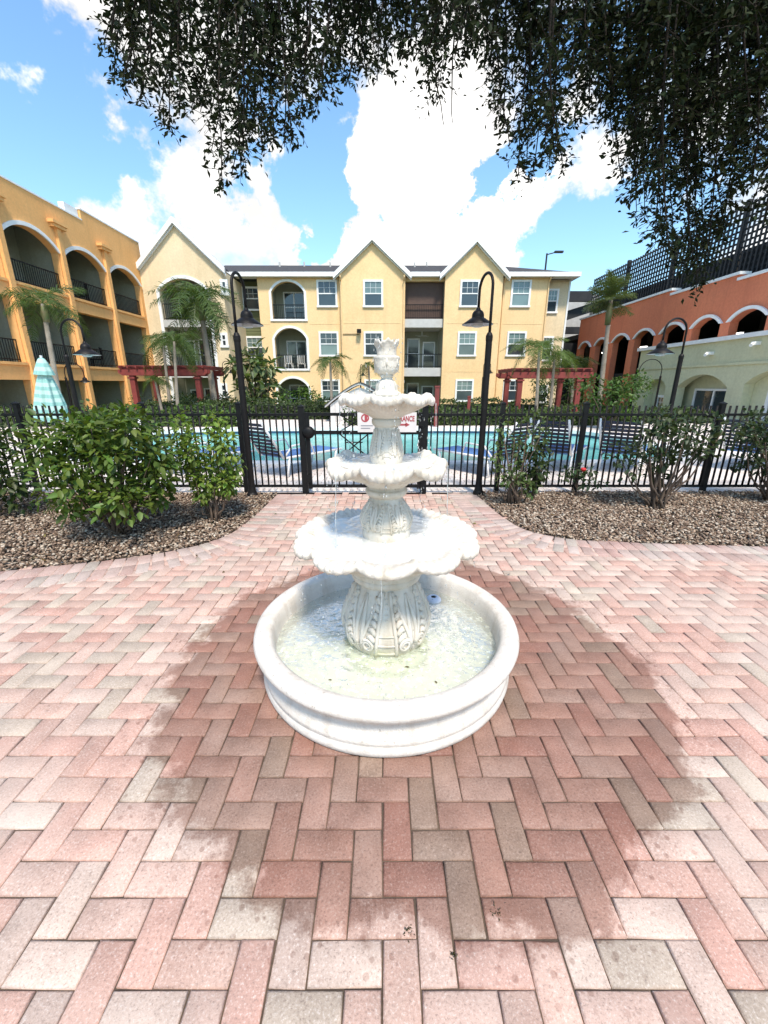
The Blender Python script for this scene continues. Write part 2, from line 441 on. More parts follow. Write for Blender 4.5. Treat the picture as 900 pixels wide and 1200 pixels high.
def np_mesh(name, V, Fc, mat, cols=None, smooth=False):
    """V (n,3), Fc (m,k) all polygons with k corners, cols (n,3) per vertex"""
    V = np.asarray(V, np.float32); Fc = np.asarray(Fc, np.int32)
    me = bpy.data.meshes.new(name)
    me.vertices.add(len(V)); me.vertices.foreach_set('co', V.ravel())
    m, k = Fc.shape
    me.loops.add(m * k); me.loops.foreach_set('vertex_index', Fc.ravel())
    me.polygons.add(m)
    me.polygons.foreach_set('loop_start', np.arange(m, dtype=np.int32) * k)
    me.update(calc_edges=True)
    if smooth: me.polygons.foreach_set('use_smooth', np.ones(m, bool))
    if cols is not None:
        a = me.color_attributes.new('Col', 'FLOAT_COLOR', 'POINT')
        c4 = np.ones((len(V), 4), np.float32); c4[:, :3] = cols
        a.data.foreach_set('color', c4.ravel())
    me.materials.append(MATS[mat])
    return me
def scatter(bv, bf, R, P, S, C):
    """instances of a base mesh baked into arrays: R (n,3,3), P (n,3), S (n,) or (n,3), C (n,3)"""
    bv = np.asarray(bv, float); bf = np.asarray(bf, int)
    n = len(P); S = np.asarray(S, float)
    if S.ndim == 1: S = S[:, None].repeat(3, 1)
    V = np.einsum('nij,nkj->nki', R, bv[None] * S[:, None, :]) + P[:, None, :]
    Fc = bf[None] + (np.arange(n) * len(bv))[:, None, None]
    return V.reshape(-1, 3), Fc.reshape(-1, bf.shape[1]), np.repeat(C, len(bv), 0)
def frames(D, Nn):
    """rotation matrices whose x axis is D and whose z axis is near Nn"""
    D = D / np.linalg.norm(D, axis=1, keepdims=True)
    Y = np.cross(Nn, D); Y /= np.linalg.norm(Y, axis=1, keepdims=True) + 1e-9
    Z = np.cross(D, Y)
    return np.stack([D, Y, Z], 2)
def rvec(n):
    a = RNG.normal(size=(n, 3)); return a / np.linalg.norm(a, axis=1, keepdims=True)
LEAF_V = [(0, 0, 0), (.30, .24, .05), (.34, 0, -.02), (.30, -.24, .05), (.72, .17, .03), (.74, 0, -.05), (.72, -.17, .03), (1, 0, -.10)]
LEAF_F = [(0, 2, 1), (0, 3, 2), (1, 2, 4), (2, 5, 4), (2, 3, 5), (3, 6, 5), (4, 5, 7), (5, 6, 7)]
OAK_V = [(0, 0, 0), (.5, .21, .05), (1, 0, -.05), (.5, -.21, .05)]
OAK_F = [(0, 2, 1), (0, 3, 2)]

def greens(n, base, spread=.35, yellow=.15):
    b = np.array(base)[None] * (1 + RNG.uniform(-spread, spread, (n, 1)))
    b[:, 0] *= 1 + RNG.uniform(-.1, yellow * 2, n)
    return np.clip(b, .004, 1)

# ------------------------------------------------------------------ ground
GROUND_FAR = -.7
def gz(y): return -.06 if y < 19.5 else (GROUND_FAR if y > 22 else -.06 + (GROUND_FAR + .06) * (y - 19.5) / 2.5)
xs = [-600, -60, -20, -15.2, -15, 15, 15.2, 20, 60, 600]; ys = [-400, -10, 0, 5, 5.8, 6, 10, 15, 19.3, 19.5, 20, 21, 22, 30, 60, 200, 900]
g = MB()
g.v = [(x, y, -2.0 if (abs(x) < 15.1 and 5.9 < y < 19.4) else gz(y)) for y in ys for x in xs]      # dug out under the pool deck
g.f = [(j * len(xs) + i, j * len(xs) + i + 1, (j + 1) * len(xs) + i + 1, (j + 1) * len(xs) + i) for j in range(len(ys) - 1) for i in range(len(xs) - 1)]
g.build('ground', 'grass_ground', kind='structure')

# patio: edge curves towards the two gravel beds
EDGE_L = [(-9.5, 2.15), (-7, 2.45), (-4.6, 2.82), (-3.22, 3.11), (-2.3, 3.40), (-1.85, 3.66), (-1.62, 4.0), (-1.55, 4.5), (-1.53, 5.1), (-1.52, 5.72)]
EDGE_R = [(9.5, 3.15), (6.2, 3.48), (3.68, 3.66), (2.5, 3.76), (1.86, 3.87), (1.55, 4.1), (1.42, 4.5), (1.36, 5.0), (1.33, 5.4), (1.30, 5.72)]
def dense(pts, step=.1):
    # Catmull-Rom then resample at equal steps
    P = [Vector(p) for p in pts]; out = []
    for i in range(len(P) - 1):
        a, b, c, d = P[max(i - 1, 0)], P[i], P[i + 1], P[min(i + 2, len(P) - 1)]
        for k in range(40):
            t = k / 40
            out.append(.5 * ((2 * b) + (c - a) * t + (2 * a - 5 * b + 4 * c - d) * t * t + (3 * b - a - 3 * c + d) * t ** 3))
    out.append(P[-1])
    res = [out[0]]; acc = 0
    for i in range(1, len(out)):
        seg = (out[i] - out[i - 1]).length
        while acc + seg >= step:
            f = (step - acc) / seg
            q = out[i - 1].lerp(out[i], f); res.append(q)
            out[i - 1] = q; seg = (out[i] - q).length; acc = 0
        acc += seg
    return res
CL, CR = dense(EDGE_L), dense(EDGE_R)
patio_poly = [tuple(p) for p in CL] + [tuple(p) for p in reversed(CR)] + [(9.5, -3), (-9.5, -3)]
def inside(poly, X, Y):
    X = np.asarray(X); Y = np.asarray(Y); r = np.zeros(X.shape, bool)
    n = len(poly); j = n - 1
    for i in range(n):
        xi, yi = poly[i]; xj, yj = poly[j]
        c = ((yi > Y) != (yj > Y)) & (X < (xj - xi) * (Y - yi) / (yj - yi + 1e-12) + xi)
        r ^= c; j = i
    return r
pb = MB(); pb.v = [(x, y, -.011) for x, y in patio_poly]; pb.f = [tuple(range(len(patio_poly)))]
patio = pb.build('pavement', 'joint_sand', kind='structure')

BL, BW, GAP = .2, .1, .0052
def brick_base(l, w):
    a, b = (l - GAP) / 2, (w - GAP) / 2; e = .0055
    v = [(sx * a, sy * b, -.05) for sx, sy in ((-1, -1), (1, -1), (1, 1), (-1, 1))] + \
        [(sx * a, sy * b, -.0045) for sx, sy in ((-1, -1), (1, -1), (1, 1), (-1, 1))] + \
        [(sx * (a - e), sy * (b - e), 0) for sx, sy in ((-1, -1), (1, -1), (1, 1), (-1, 1))]
    f = [(0, 1, 5, 4), (1, 2, 6, 5), (2, 3, 7, 6), (3, 0, 4, 7), (4, 5, 9, 8), (5, 6, 10, 9), (6, 7, 11, 10), (7, 4, 8, 11), (8, 9, 10, 11)]
    return v, f
PAL = np.array([(.475, .29, .23), (.50, .34, .275), (.49, .36, .295), (.45, .26, .205), (.44, .35, .275), (.42, .335, .265), (.51, .385, .315), (.485, .315, .25)])
PALP = np.array([.20, .22, .16, .09, .08, .06, .08, .11]); PALP /= PALP.sum()
pos = []
ox, oy = -.005, .042
for j in range(-16, 62):
    for i in range(-70, 71):
        k = (i - j) % 4
        if k == 0: pos.append((ox + (i + 1) * BW, oy + (j + .5) * BW, 0))
        elif k == 3: pos.append((ox + (i + .5) * BW, oy + (j + 1) * BW, 1))
pos = np.array(pos)
keep = inside(patio_poly, pos[:, 0], pos[:, 1]) & (pos[:, 1] > -1.2) & (np.abs(pos[:, 0]) < 2.6 + 1.25 * np.maximum(pos[:, 1], 0))
keep &= (np.hypot(pos[:, 0], pos[:, 1] - 2.0) > .50)       # nothing under the basin floor
pos = pos[keep]
bcol = PAL[RNG.choice(len(PAL), len(pos), p=PALP)] * (1 + RNG.uniform(-.10, .10, (len(pos), 1)))
rows = [(x, y, r * PI / 2, c, 0.0) for (x, y, r), c in zip(pos, bcol)]
# two soldier courses along each curved edge
border = []
for C_, sgn in ((CL, 1), (CR, -1)):
    for i in range(len(C_) - 1):
        a, b = C_[i], C_[i + 1]; tdir = (b - a).normalized(); nrm = Vector((tdir.y, -tdir.x)) * sgn
        if abs(a.x) > 6.5: continue
        for row in range(2):
            c = (a + b) / 2 + nrm * (.1 + row * .2)
            col = PAL[RNG.choice(len(PAL), p=PALP)] * (.92 + RNG.uniform(-.1, .1)) * np.array((.93, .98, 1.05))
            border.append((c.x, c.y, math.atan2(nrm.y, nrm.x), col, .005))
allb = rows + border
def projpx(x, y):
    zc = y * math.cos(PITCH) + CAM_H * math.sin(PITCH); yc = y * math.sin(PITCH) - CAM_H * math.cos(PITCH)
    return 450 + FPX * x / max(zc, .01), 600 - FPX * yc / max(zc, .01), zc
score = []
for i, (x, y, r, c, z) in enumerate(allb):
    u, v, zc = projpx(x, y)
    vis = zc > .1 and -20 < u < 920 and v < 1225 and math.hypot(x, y - 2) > .66
    score.append((1 / zc ** 3) * max(.01, CAM_H) if vis else 0)
order = np.argsort(-np.array(score))
single = set(int(i) for i in order[:300] if score[int(i)] > 0)
bv, bf = brick_base(BL, BW)
brick_me = []
for k in range(6):
    vv = np.array(bv); vv[8:, 2] += RNG.uniform(-.0022, .0008, 4); vv[4:, :2] += RNG.uniform(-.0022, .0018, (8, 2)) * np.sign(-vv[4:, :2]) * -1
    brick_me.append(np_mesh('brick', vv, bf, 'brick_single'))
mass = []
for i, (x, y, r, c, z) in enumerate(allb):
    tilt = RNG.normal(0, .0035, 2); dz = z + RNG.normal(0, .0011)
    if i in single:
        o = link('brick', brick_me[i % 6], patio)
        o.location = (x, y, dz); o.rotation_euler = (tilt[0], tilt[1], r + RNG.normal(0, .006)); o.color = (*c, 1)
    else: mass.append((x, y, dz, tilt[0], tilt[1], r + RNG.normal(0, .006), c))
R = np.array([np.array(Matrix.Rotation(m[5], 3, 'Z') @ Matrix.Rotation(m[3], 3, 'X') @ Matrix.Rotation(m[4], 3, 'Y')) for m in mass])
V, Fc, Cc = scatter(bv, bf, R, np.array([m[:3] for m in mass]), np.ones(len(mass)), np.array([m[6] for m in mass]))
link('brick', np_mesh('brick_mass', V, Fc, 'brick_mass', Cc), patio, 'stuff')

# gravel beds
def bed(name, curve, xa, label):
    poly = [tuple(p) for p in curve] + [(xa, 5.72)]
    m = MB(); m.v = [(x, y, -.012) for x, y in poly]; m.f = [tuple(range(len(poly)))]
    m.build(name, 'soil', kind='structure')
    n = 52000
    lo = (min(p[0] for p in poly), min(p[1] for p in poly)); hi = (max(p[0] for p in poly), max(p[1] for p in poly))
    P = np.stack([RNG.uniform(lo[0], hi[0], n), RNG.uniform(lo[1], hi[1], n), np.zeros(n)], 1)
    near = np.abs(P[:, 0]) < 1.2 * P[:, 1] + .8
    P = P[inside(poly, P[:, 0], P[:, 1]) & near]
    P[:, 2] = .002 + .034 * RNG.random(len(P)) ** 1.8
    n = len(P)
    bvv = [(1, 0, 0), (-1, .1, .1), (.1, 1, -.1), (0, -1, .1), (.1, .2, 1), (0, -.1, -1)]
    bff = [(0, 2, 4), (2, 1, 4), (1, 3, 4), (3, 0, 4), (2, 0, 5), (1, 2, 5), (3, 1, 5), (0, 3, 5)]
    S = np.stack([RNG.uniform(.012, .034, n), RNG.uniform(.009, .020, n), RNG.uniform(.005, .012, n)], 1)
    Rm = frames(rvec(n) * np.array([1, 1, .35]), np.tile([0, 0, 1.], (n, 1)) + .8 * rvec(n))
    pal = np.array([(.40, .30, .22), (.27, .19, .13), (.50, .42, .33), (.15, .10, .07), (.58, .51, .42), (.32, .23, .17), (.20, .14, .10)])
    C = pal[RNG.integers(0, len(pal), n)] * RNG.uniform(.6, 1.05, (n, 1)) * np.array([1.02, .96, .91])
    V, Fc, Cc = scatter(bvv, bff, Rm, P, S, C)
    o = link('gravel', np_mesh('gravel', V, Fc, 'pebble', Cc), None, 'stuff')
    o['label'] = label; o['category'] = 'gravel'
bed('soil_bed', CL, -9.5, 'brown and tan gravel chips covering the bed left of the gate')
bed('soil_bed', CR, 9.5, 'brown and tan gravel chips covering the bed right of the gate')

# pool deck with a rounded pool cut out of it
PC, PA, PB_ = (-.4, 11.35), 7.2, 3.2
def pool_pt(q, k=1.0, grow=0.0):
    c, s = math.cos(q), math.sin(q); e = .45
    return (PC[0] + math.copysign(abs(c) ** e, c) * (PA + grow), PC[1] + math.copysign(abs(s) ** e, s) * (PB_ + grow))
NP = 128
ring = lambda grow, z: [(*pool_pt(2 * PI * k / NP, 1, grow), z) for k in range(NP)]
def outer(k):
    q = 2 * PI * k / NP; c, s = math.cos(q), math.sin(q); x, y = pool_pt(q, 1, .38)
    hx0, hx1, hy0, hy1 = -15.5, 15.5, 5.73, 19.6
    f = [((hx1 - PC[0]) / c if c > 1e-9 else 1e9), ((hx0 - PC[0]) / c if c < -1e-9 else 1e9), ((hy1 - PC[1]) / s if s > 1e-9 else 1e9), ((hy0 - PC[1]) / s if s < -1e-9 else 1e9)]
    t = min(f); return (PC[0] + c * t, PC[1] + s * t, 0.0)
d = MB()
d.v = ring(.38, 0) + [outer(k) for k in range(NP)]
d.f = [(k, (k + 1) % NP, NP + (k + 1) % NP, NP + k) for k in range(NP)]
for cx, cy in ((15.5, 5.73), (15.5, 19.6), (-15.5, 5.73), (-15.5, 19.6)):
    i = len(d.v); d.v.append((cx, cy, 0))
    best = sorted(range(NP), key=lambda k: (d.v[NP + k][0] - cx) ** 2 + (d.v[NP + k][1] - cy) ** 2)
    xs_ = min((k for k in range(NP) if abs(d.v[NP + k][0] - cx) < 1e-6), key=lambda k: abs(d.v[NP + k][1] - cy))
    ys_ = min((k for k in range(NP) if abs(d.v[NP + k][1] - cy) < 1e-6), key=lambda k: abs(d.v[NP + k][0] - cx))
    d.f.append((i, NP + xs_, NP + ys_))
d.build('pool_deck', 'deck_pavers', kind='structure')
cp = MB()
cp.v = ring(.38, -.02) + ring(.38, .03) + ring(0.0, .03) + ring(0.0, -.08)
cp.f = [(j * NP + k, j * NP + (k + 1) % NP, (j + 1) * NP + (k + 1) % NP, (j + 1) * NP + k) for j in range(3) for k in range(NP)]
cp.build('pool_coping', 'white_trim', kind='structure')
pt = MB(); pt.v = ring(.01, -.05) + ring(.01, -.34); pt.f = [(k, (k + 1) % NP, NP + (k + 1) % NP, NP + k) for k in range(NP)]
pt.build('pool_tile_band', 'pool_tile', kind='structure')
pf = MB(); pf.v = ring(.0, -.30) + ring(-.05, -1.3); pf.f = [(k, (k + 1) % NP, NP + (k + 1) % NP, NP + k) for k in range(NP)] + [tuple(range(NP, 2 * NP))]
pf.build('pool_basin', 'pool_plaster', kind='structure')
pw = MB(); pw.v = ring(.005, -.16); pw.f = [tuple(range(NP))]
pw.build('pool_water', 'pool_water', kind='structure')

# ------------------------------------------------------------------ building helpers
def front(Y): return lambda a, d, z: (a, Y + d, z)
def leftp(X): return lambda a, d, z: (X - d, a, z)
def rightp(X): return lambda a, d, z: (X + d, a, z)
def fbox(m, fn, a0, a1, d0, d1, z0, z1): return m.prism([(a0, z0), (a1, z0), (a1, z1), (a0, z1)], fn, d0, d1)
def arc(al, ar, zs, zc, n=14):
    h = zc - zs; w = (ar - al) / 2; Rr = (w * w + h * h) / (2 * h); c = (al + ar) / 2
    q = math.asin(min(1, w / Rr));
    if h > w: q = PI - q
    return [(c + Rr * math.sin(-q + 2 * q * i / n), zc - Rr + Rr * math.cos(-q + 2 * q * i / n)) for i in range(n + 1)]
def wall(m, fn, a0, a1, z0, z1, thick, cols):
    cur = a0
    def rect(p, q, r, s):
        if q - p > 1e-4 and s - r > 1e-4: fbox(m, fn, p, q, 0, thick, r, s)
    for al, ar, ops in sorted(cols):
        rect(cur, al, z0, z1)
        zl, arch = z0, None
        for (zb, zs, zc) in list(sorted(ops)) + [(z1, None, None)]:
            if arch is None: rect(al, ar, zl, zb)
            else: m.prism(arc(al, ar, *arch) + [(ar, zb), (al, zb)], fn, 0, thick)
            if zs is not None:
                if zc - zs > .02: zl, arch = zs, (zs, zc)
                else: zl, arch = zs, None
        cur = ar
    rect(cur, a1, z0, z1)
def archband(m, fn, al, ar, zs, zc, w=.16, d0=-.06, d1=.05, jamb=None, ext=0.0):
    inn = arc(al - .005, ar + .005, zs, zc + .005); out = arc(al - w - ext, ar + w + ext, zs - ext * .3, zc + w)
    for i in range(len(inn) - 1):
        m.prism([inn[i], inn[i + 1], out[i + 1], out[i]], fn, d0, d1)
    if jamb is not None:
        fbox(m, fn, al - w, al - .005, d0, d1, jamb, zs); fbox(m, fn, ar + .005, ar + w, d0, d1, jamb, zs)
        fbox(m, fn, al - w - .02, ar + w + .02, d0 - .02, d1, jamb - .14, jamb)
def window(parent, fn, a0, a1, z0, z1, top='pane_blind', bot='pane_dark', grid=True, fw=.13, mat='white_trim'):
    m = MB(); d0, d1 = -.075, .03
    fbox(m, fn, a0, a0 + fw, d0, d1, z0, z1); fbox(m, fn, a1 - fw, a1, d0, d1, z0, z1)
    fbox(m, fn, a0 + fw, a1 - fw, d0, d1, z1 - fw, z1); fbox(m, fn, a0 - .04, a1 + .04, d0 - .04, d1, z0 - .02, z0 + fw * .8)
    zm = (z0 + z1) / 2
    fbox(m, fn, a0 + fw, a1 - fw, -.05, d1, zm - .035, zm + .035)
    o = m.build('window', mat, parent)
    if grid:
        g = MB(); w = a1 - a0 - 2 * fw
        for i in (1, 2): fbox(g, fn, a0 + fw + w * i / 3 - .009, a0 + fw + w * i / 3 + .009, -.038, d1, zm + .035, z1 - fw)
        zz = (zm + z1 - fw) / 2
        fbox(g, fn, a0 + fw, a1 - fw, -.036, d1, zz - .009, zz + .009)
        g.build('muntin', mat, o)
    p = MB(); fbox(p, fn, a0 + fw, a1 - fw, -.022, .02, zm + .035, z1 - fw); p.build('pane', top, o)
    p = MB(); fbox(p, fn, a0 + fw, a1 - fw, -.012, .02, z0 + fw * .8, zm - .035); p.build('pane', bot, o)
    return o
def glassdoor(parent, fn, a0, a1, z0, z1, d, leaves=2):
    m = MB(); fw = .09
    fbox(m, fn, a0, a1, d - .08, d, z1 - fw, z1)
    n = leaves
    for i in range(n + 1):
        c = a0 + (a1 - a0) * i / n; c = min(max(c, a0 + fw / 2), a1 - fw / 2)
        fbox(m, fn, c - fw / 2, c + fw / 2, d - .08, d, z0, z1 - fw)
    fbox(m, fn, a0 + fw, a1 - fw, d - .06, d, (z0 + z1) / 2 - .04, (z0 + z1) / 2 + .03)
    o = m.build('door', 'white_trim', parent)
    for i in range(n):
        w = (a1 - a0) / n
        p = MB(); fbox(p, fn, a0 + w * i + fw * .6, a0 + w * (i + 1) - fw * .6, d - .03, d - .005, z0, z1 - fw); p.build('pane', 'pane_dark', o)
    return o
def railing(parent, fn, a0, a1, z0, h=1.02, d=.12, step=.13):
    m = MB()
    fbox(m, fn, a0, a1, d - .025, d + .025, z0 + h - .05, z0 + h); fbox(m, fn, a0, a1, d - .02, d + .02, z0 + .09, z0 + .13)
    n = max(2, int((a1 - a0) / step))
    for i in range(n + 1):
        c = a0 + .012 + (a1 - a0 - .024) * i / n
        fbox(m, fn, c - .011, c + .011, d - .011, d + .011, z0 + .0, z0 + h - .05)
    return m.build('railing', 'black_metal', parent)
def roofslab(m, pts, th=.14):
    vs = [Vector(p) for p in pts]; n = len(vs)
    m.add([tuple(p) for p in vs] + [(p.x, p.y, p.z - th) for p in vs],
          [tuple(range(n)), tuple(range(2 * n - 1, n - 1, -1))] + [(i, n + i, n + (i + 1) % n, (i + 1) % n) for i in range(n)])
ZB = -1.0
YB = 33.0
def X_(u, v, Y): return atY(u, v, Y).x
def Z_(v, Y): return atY(450, v, Y).z

# ------------------------------------------------------------------ yellow apartment building across the pool
apt = thing('apartment_building', 'yellow three-storey apartment building with two white-edged gables facing the pool', 'building', (0, 0, 0))
fB = front(YB); fG = front(YB - .4)
x_l, x_gB0, x_gB1 = X_(307, 400, YB), X_(400, 400, YB - .4), X_(474, 400, YB - .4)
x_gC0, x_gC1, x_r, x_r2 = X_(519, 400, YB - .4), X_(584, 400, YB - .4), X_(637, 400, YB), X_(659, 400, YB + .7)
EAVE = Z_(325, YB)
SL1, SL2 = Z_(436, YB), Z_(379, YB)          # floor slab levels
# left bay with arched balconies
bx0, bx1 = X_(318.5, 352, YB), X_(356.5, 352, YB)
arches = [(ZB + .3, Z_(455, YB), Z_(443.5, YB)), (Z_(432, YB), Z_(397, YB), Z_(384.5, YB)), (Z_(374, YB), Z_(342, YB), Z_(330, YB))]
m = MB(); wall(m, fB, x_l, x_gB0, ZB, EAVE, .35, [(bx0, bx1, arches)]); m.build('wall', 'stucco_yellow', apt)
for k, (zb, zs, zc) in enumerate(arches):
    m = MB(); archband(m, fB, bx0, bx1, zs, zc, .17, jamb=zb if k else None)
    if not k: fbox(m, fB, bx0 - .17, bx0 - .005, -.06, .05, zb, zs); fbox(m, fB, bx1 + .005, bx1 + .17, -.06, .05, zb, zs)
    m.build('arch_trim', 'white_trim', apt)
    railing(apt, fB, bx0 + .01, bx1 - .01, zb, 1.0, .15)
    glassdoor(apt, fB, bx0 + .45, bx1 - .3, zb + .02, zb + 2.15, 1.88, 2)
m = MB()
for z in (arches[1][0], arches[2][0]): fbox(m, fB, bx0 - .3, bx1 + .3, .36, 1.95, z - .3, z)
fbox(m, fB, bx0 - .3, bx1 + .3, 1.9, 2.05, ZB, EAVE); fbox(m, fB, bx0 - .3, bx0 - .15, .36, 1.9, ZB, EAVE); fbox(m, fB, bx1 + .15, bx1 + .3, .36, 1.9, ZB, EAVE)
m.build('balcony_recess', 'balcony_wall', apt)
# three pale rocking chairs on the middle balcony read as striped backs: kept as part of the balcony furniture
for cx in (bx0 + .75, bx0 + 1.75):
    ch = thing('balcony_chair', 'white slatted chair on the middle arched balcony, %s of the two' % ('left' if cx < bx0 + 1 else 'right'), 'chair', (cx, YB + .75, arches[1][0]), 0, 'chairs on the arched balcony')
    m = MB(); m.box(-.3, .3, -.02, .5, .36, .42); m.build('seat', 'white_trim', ch)
    for i in range(4):
        m = MB(); m.bar((-.24 + i * .16, -.05, .42), (-.20 + i * .16, -.2, 1.0), .08, .02, (0, 1, 0)); m.build('slat', 'white_trim', ch)
    for sx in (-.27, .27):
        for sy in (0, .45):
            m = MB(); m.box(sx - .025, sx + .025, sy - .025, sy + .025, 0, .36); m.build('leg', 'white_trim', ch)
# gables B and C
def gable(x0, x1, vpk, upk):
    z1 = EAVE + .1; zp = Z_(vpk, YB - .4); xm = (x0 + x1) / 2
    m = MB(); m.prism([(x0, ZB), (x1, ZB), (x1, z1), (xm, zp - .25), (x0, z1)], fG, 0, .38); m.build('wall', 'stucco_yellow', apt)
    o = .42; s = (zp - .25 - z1) / (xm - x0)
    ea, eb = (x0 - o, z1 - s * o), (x1 + o, z1 - s * o)
    m = MB()
    for (ex, ez) in (ea, eb):
        roofslab(m, [(ex, YB - .55, ez + .34), (xm, YB - .55, zp + .1), (xm, YB + 5, zp + .1), (ex, YB + 5, ez + .34)], .10)
    r = m.build('roof', 'shingle', apt)
    m = MB()
    for (ex, ez) in (ea, eb):
        m.prism([(ex, ez + .03), (ex, ez + .36), (xm, zp + .13), (xm, zp - .20)], front(YB - .75), 0, .2)
    m.build('rake_board', 'white_trim', r)
    m = MB()
    for (ex, ez) in (ea, eb):
        m.prism([(ex, ez - .06), (ex, ez + .0), (xm, zp - .23), (xm, zp - .29)], front(YB - .60), 0, .19)
    m.build('soffit', 'white_trim', r)
gable(x_gB0, x_gB1, 279, 436); gable(x_gC0, x_gC1, 281, 551)
# recessed balcony stack between the gables
m = MB()
fbox(m, fB, x_gB1, x_gC0, 0, .35, EAVE - .25, EAVE)
m.build('wall', 'stucco_yellow', apt)
for va, vb in ((374, 384), (431, 441)):
    m = MB(); fbox(m, fB, x_gB1 + .01, x_gC0 - .01, -.12, 2.4, Z_(vb, YB), Z_(va, YB)); m.build('balcony_slab', 'grey_trim', apt)
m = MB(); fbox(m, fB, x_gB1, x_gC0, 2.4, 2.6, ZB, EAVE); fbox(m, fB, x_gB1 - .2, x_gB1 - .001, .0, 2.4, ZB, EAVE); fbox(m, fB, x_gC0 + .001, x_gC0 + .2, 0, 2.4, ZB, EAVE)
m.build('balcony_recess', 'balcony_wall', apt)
m = MB(); fbox(m, fB, x_gB1 + .08, x_gC0 - .08, .3, .34, Z_(374, YB), EAVE - .26)
fbox(m, fB, x_gB1 + .02, x_gB1 + .08, .26, .38, Z_(374, YB), EAVE - .26); fbox(m, fB, x_gC0 - .08, x_gC0 - .02, .26, .38, Z_(374, YB), EAVE - .26)
o = m.build('sun_screen', 'screen_brown', apt); o['label'] = 'brown roll-down screen closing the top balcony'
railing(apt, fB, x_gB1 + .02, x_gC0 - .02, Z_(374, YB), 1.0, .08); railing(apt, fB, x_gB1 + .02, x_gC0 - .02, Z_(431, YB), 1.0, .08)
for zb in (Z_(431, YB), ZB + .3):
    glassdoor(apt, fB, x_gB1 + .35, x_gB1 + 1.35, zb + .02, zb + 2.3, 2.38, 1); glassdoor(apt, fB, x_gC0 - 1.25, x_gC0 - .25, zb + .02, zb + 2.05, 2.38, 1)
# ceiling fan hub on the middle balcony
m = MB(); fz = Z_(384, YB) - .45; fx = (x_gB1 + x_gC0) / 2
m.tube([(fx, YB + 1.2, fz + .45), (fx, YB + 1.2, fz)], .05)
for k in range(4): m.bar((fx, YB + 1.2, fz), (fx + .6 * math.cos(k * PI / 2 + .5), YB + 1.2 + .6 * math.sin(k * PI / 2 + .5), fz), .13, .015)
m.build('ceiling_fan', 'grey_trim', apt)
# right bay and the set-back end bay
m = MB(); wall(m, fB, x_gC1, x_r, ZB, EAVE, .35, []); m.build('wall', 'stucco_yellow', apt)
fR = front(YB + .7)
m = MB(); fbox(m, fR, x_r - .3, x_r2, 0, .35, ZB, EAVE); fbox(m, fB, x_r - .35, x_r, .351, .69, ZB, EAVE); fbox(m, fR, x_r2 - .35, x_r2, .351, 9, ZB, EAVE)
m.build('wall', 'stucco_cream', apt)
m = MB(); fbox(m, fR, x_r2 - .02, x_r2 + .1, -.06, .1, ZB, EAVE - .1); m.build('corner_trim', 'white_trim', apt)
# olive siding recess on the left
fO = front(YB + 1.2)
xo0 = X_(278, 400, YB + 1.2)
m = MB(); fbox(m, fO, xo0 - 1, x_l + .3, .04, .3, ZB, EAVE)
k = 0; z = ZB
while z < EAVE - .2:
    m.add([fO(xo0 - 1, 0, z), fO(x_l + .3, 0, z), fO(x_l + .3, .03, z + .195), fO(xo0 - 1, .03, z + .195)], [(0, 1, 2, 3)]); m.add([fO(xo0 - 1, 0, z), fO(x_l + .3, 0, z), fO(x_l + .3, .04, z), fO(xo0 - 1, .04, z)], [(0, 1, 2, 3)])
    z += .2
m.build('siding', 'siding_olive', apt)
m = MB(); fbox(m, fB, x_l - .001, x_l + .3, .351, 1.2, ZB, EAVE); m.build('wall', 'stucco_yellow', apt)
# control joints scored across the stucco at the floor lines
for (a0, a1, fn) in ((x_l + .02, bx0 - .3, fB), (bx1 + .3, x_gB0 - .1, fB), (x_gB0 + .2, x_gB1 - .2, fG), (x_gC0 + .1, x_gC1 - .1, fG), (x_gC1 + .3, x_r - .2, fB)):
    for v_ in (380, 436):
        m = MB(); z = Z_(v_, YB); fbox(m, fn, a0, a1, -.012, .0, z, z + .035); m.build('control_joint', 'stucco_yellow', apt)
# windows
rows_v = [(444.5, 470.5), (388.5, 417.5), (328, 360)]
random.seed(5)
for (ua, ub, fn, Y) in ((374, 397, fB, YB), (426.4, 449, fG, YB - .4), (536, 558, fG, YB - .4), (593.6, 616, fB, YB)):
    a0, a1 = X_(ua, 403, Y), X_(ub, 403, Y)
    for va, vb in rows_v:
        window(apt, fn, a0, a1, Z_(vb, Y), Z_(va, Y), random.choice(['pane_blind', 'pane_blind', 'pane_dark']), random.choice(['pane_dark', 'pane_dark', 'pane_blind', 'pane_grey']))
for va, vb in ((451, 472), (394, 423), (338.5, 367)):
    Y = YB + .7; window(apt, fR, X_(633, 403, Y) + .1, X_(646.5, 403, Y) + .1, Z_(vb, Y), Z_(va, Y), 'pane_blind')
for va, vb in ((448, 472), (394, 420), (336, 364)):
    Y = YB + 1.2; window(apt, fO, X_(288, 400, Y), X_(309, 400, Y), Z_(vb, Y), Z_(va, Y), 'pane_blind' if va == 394 else 'pane_dark')
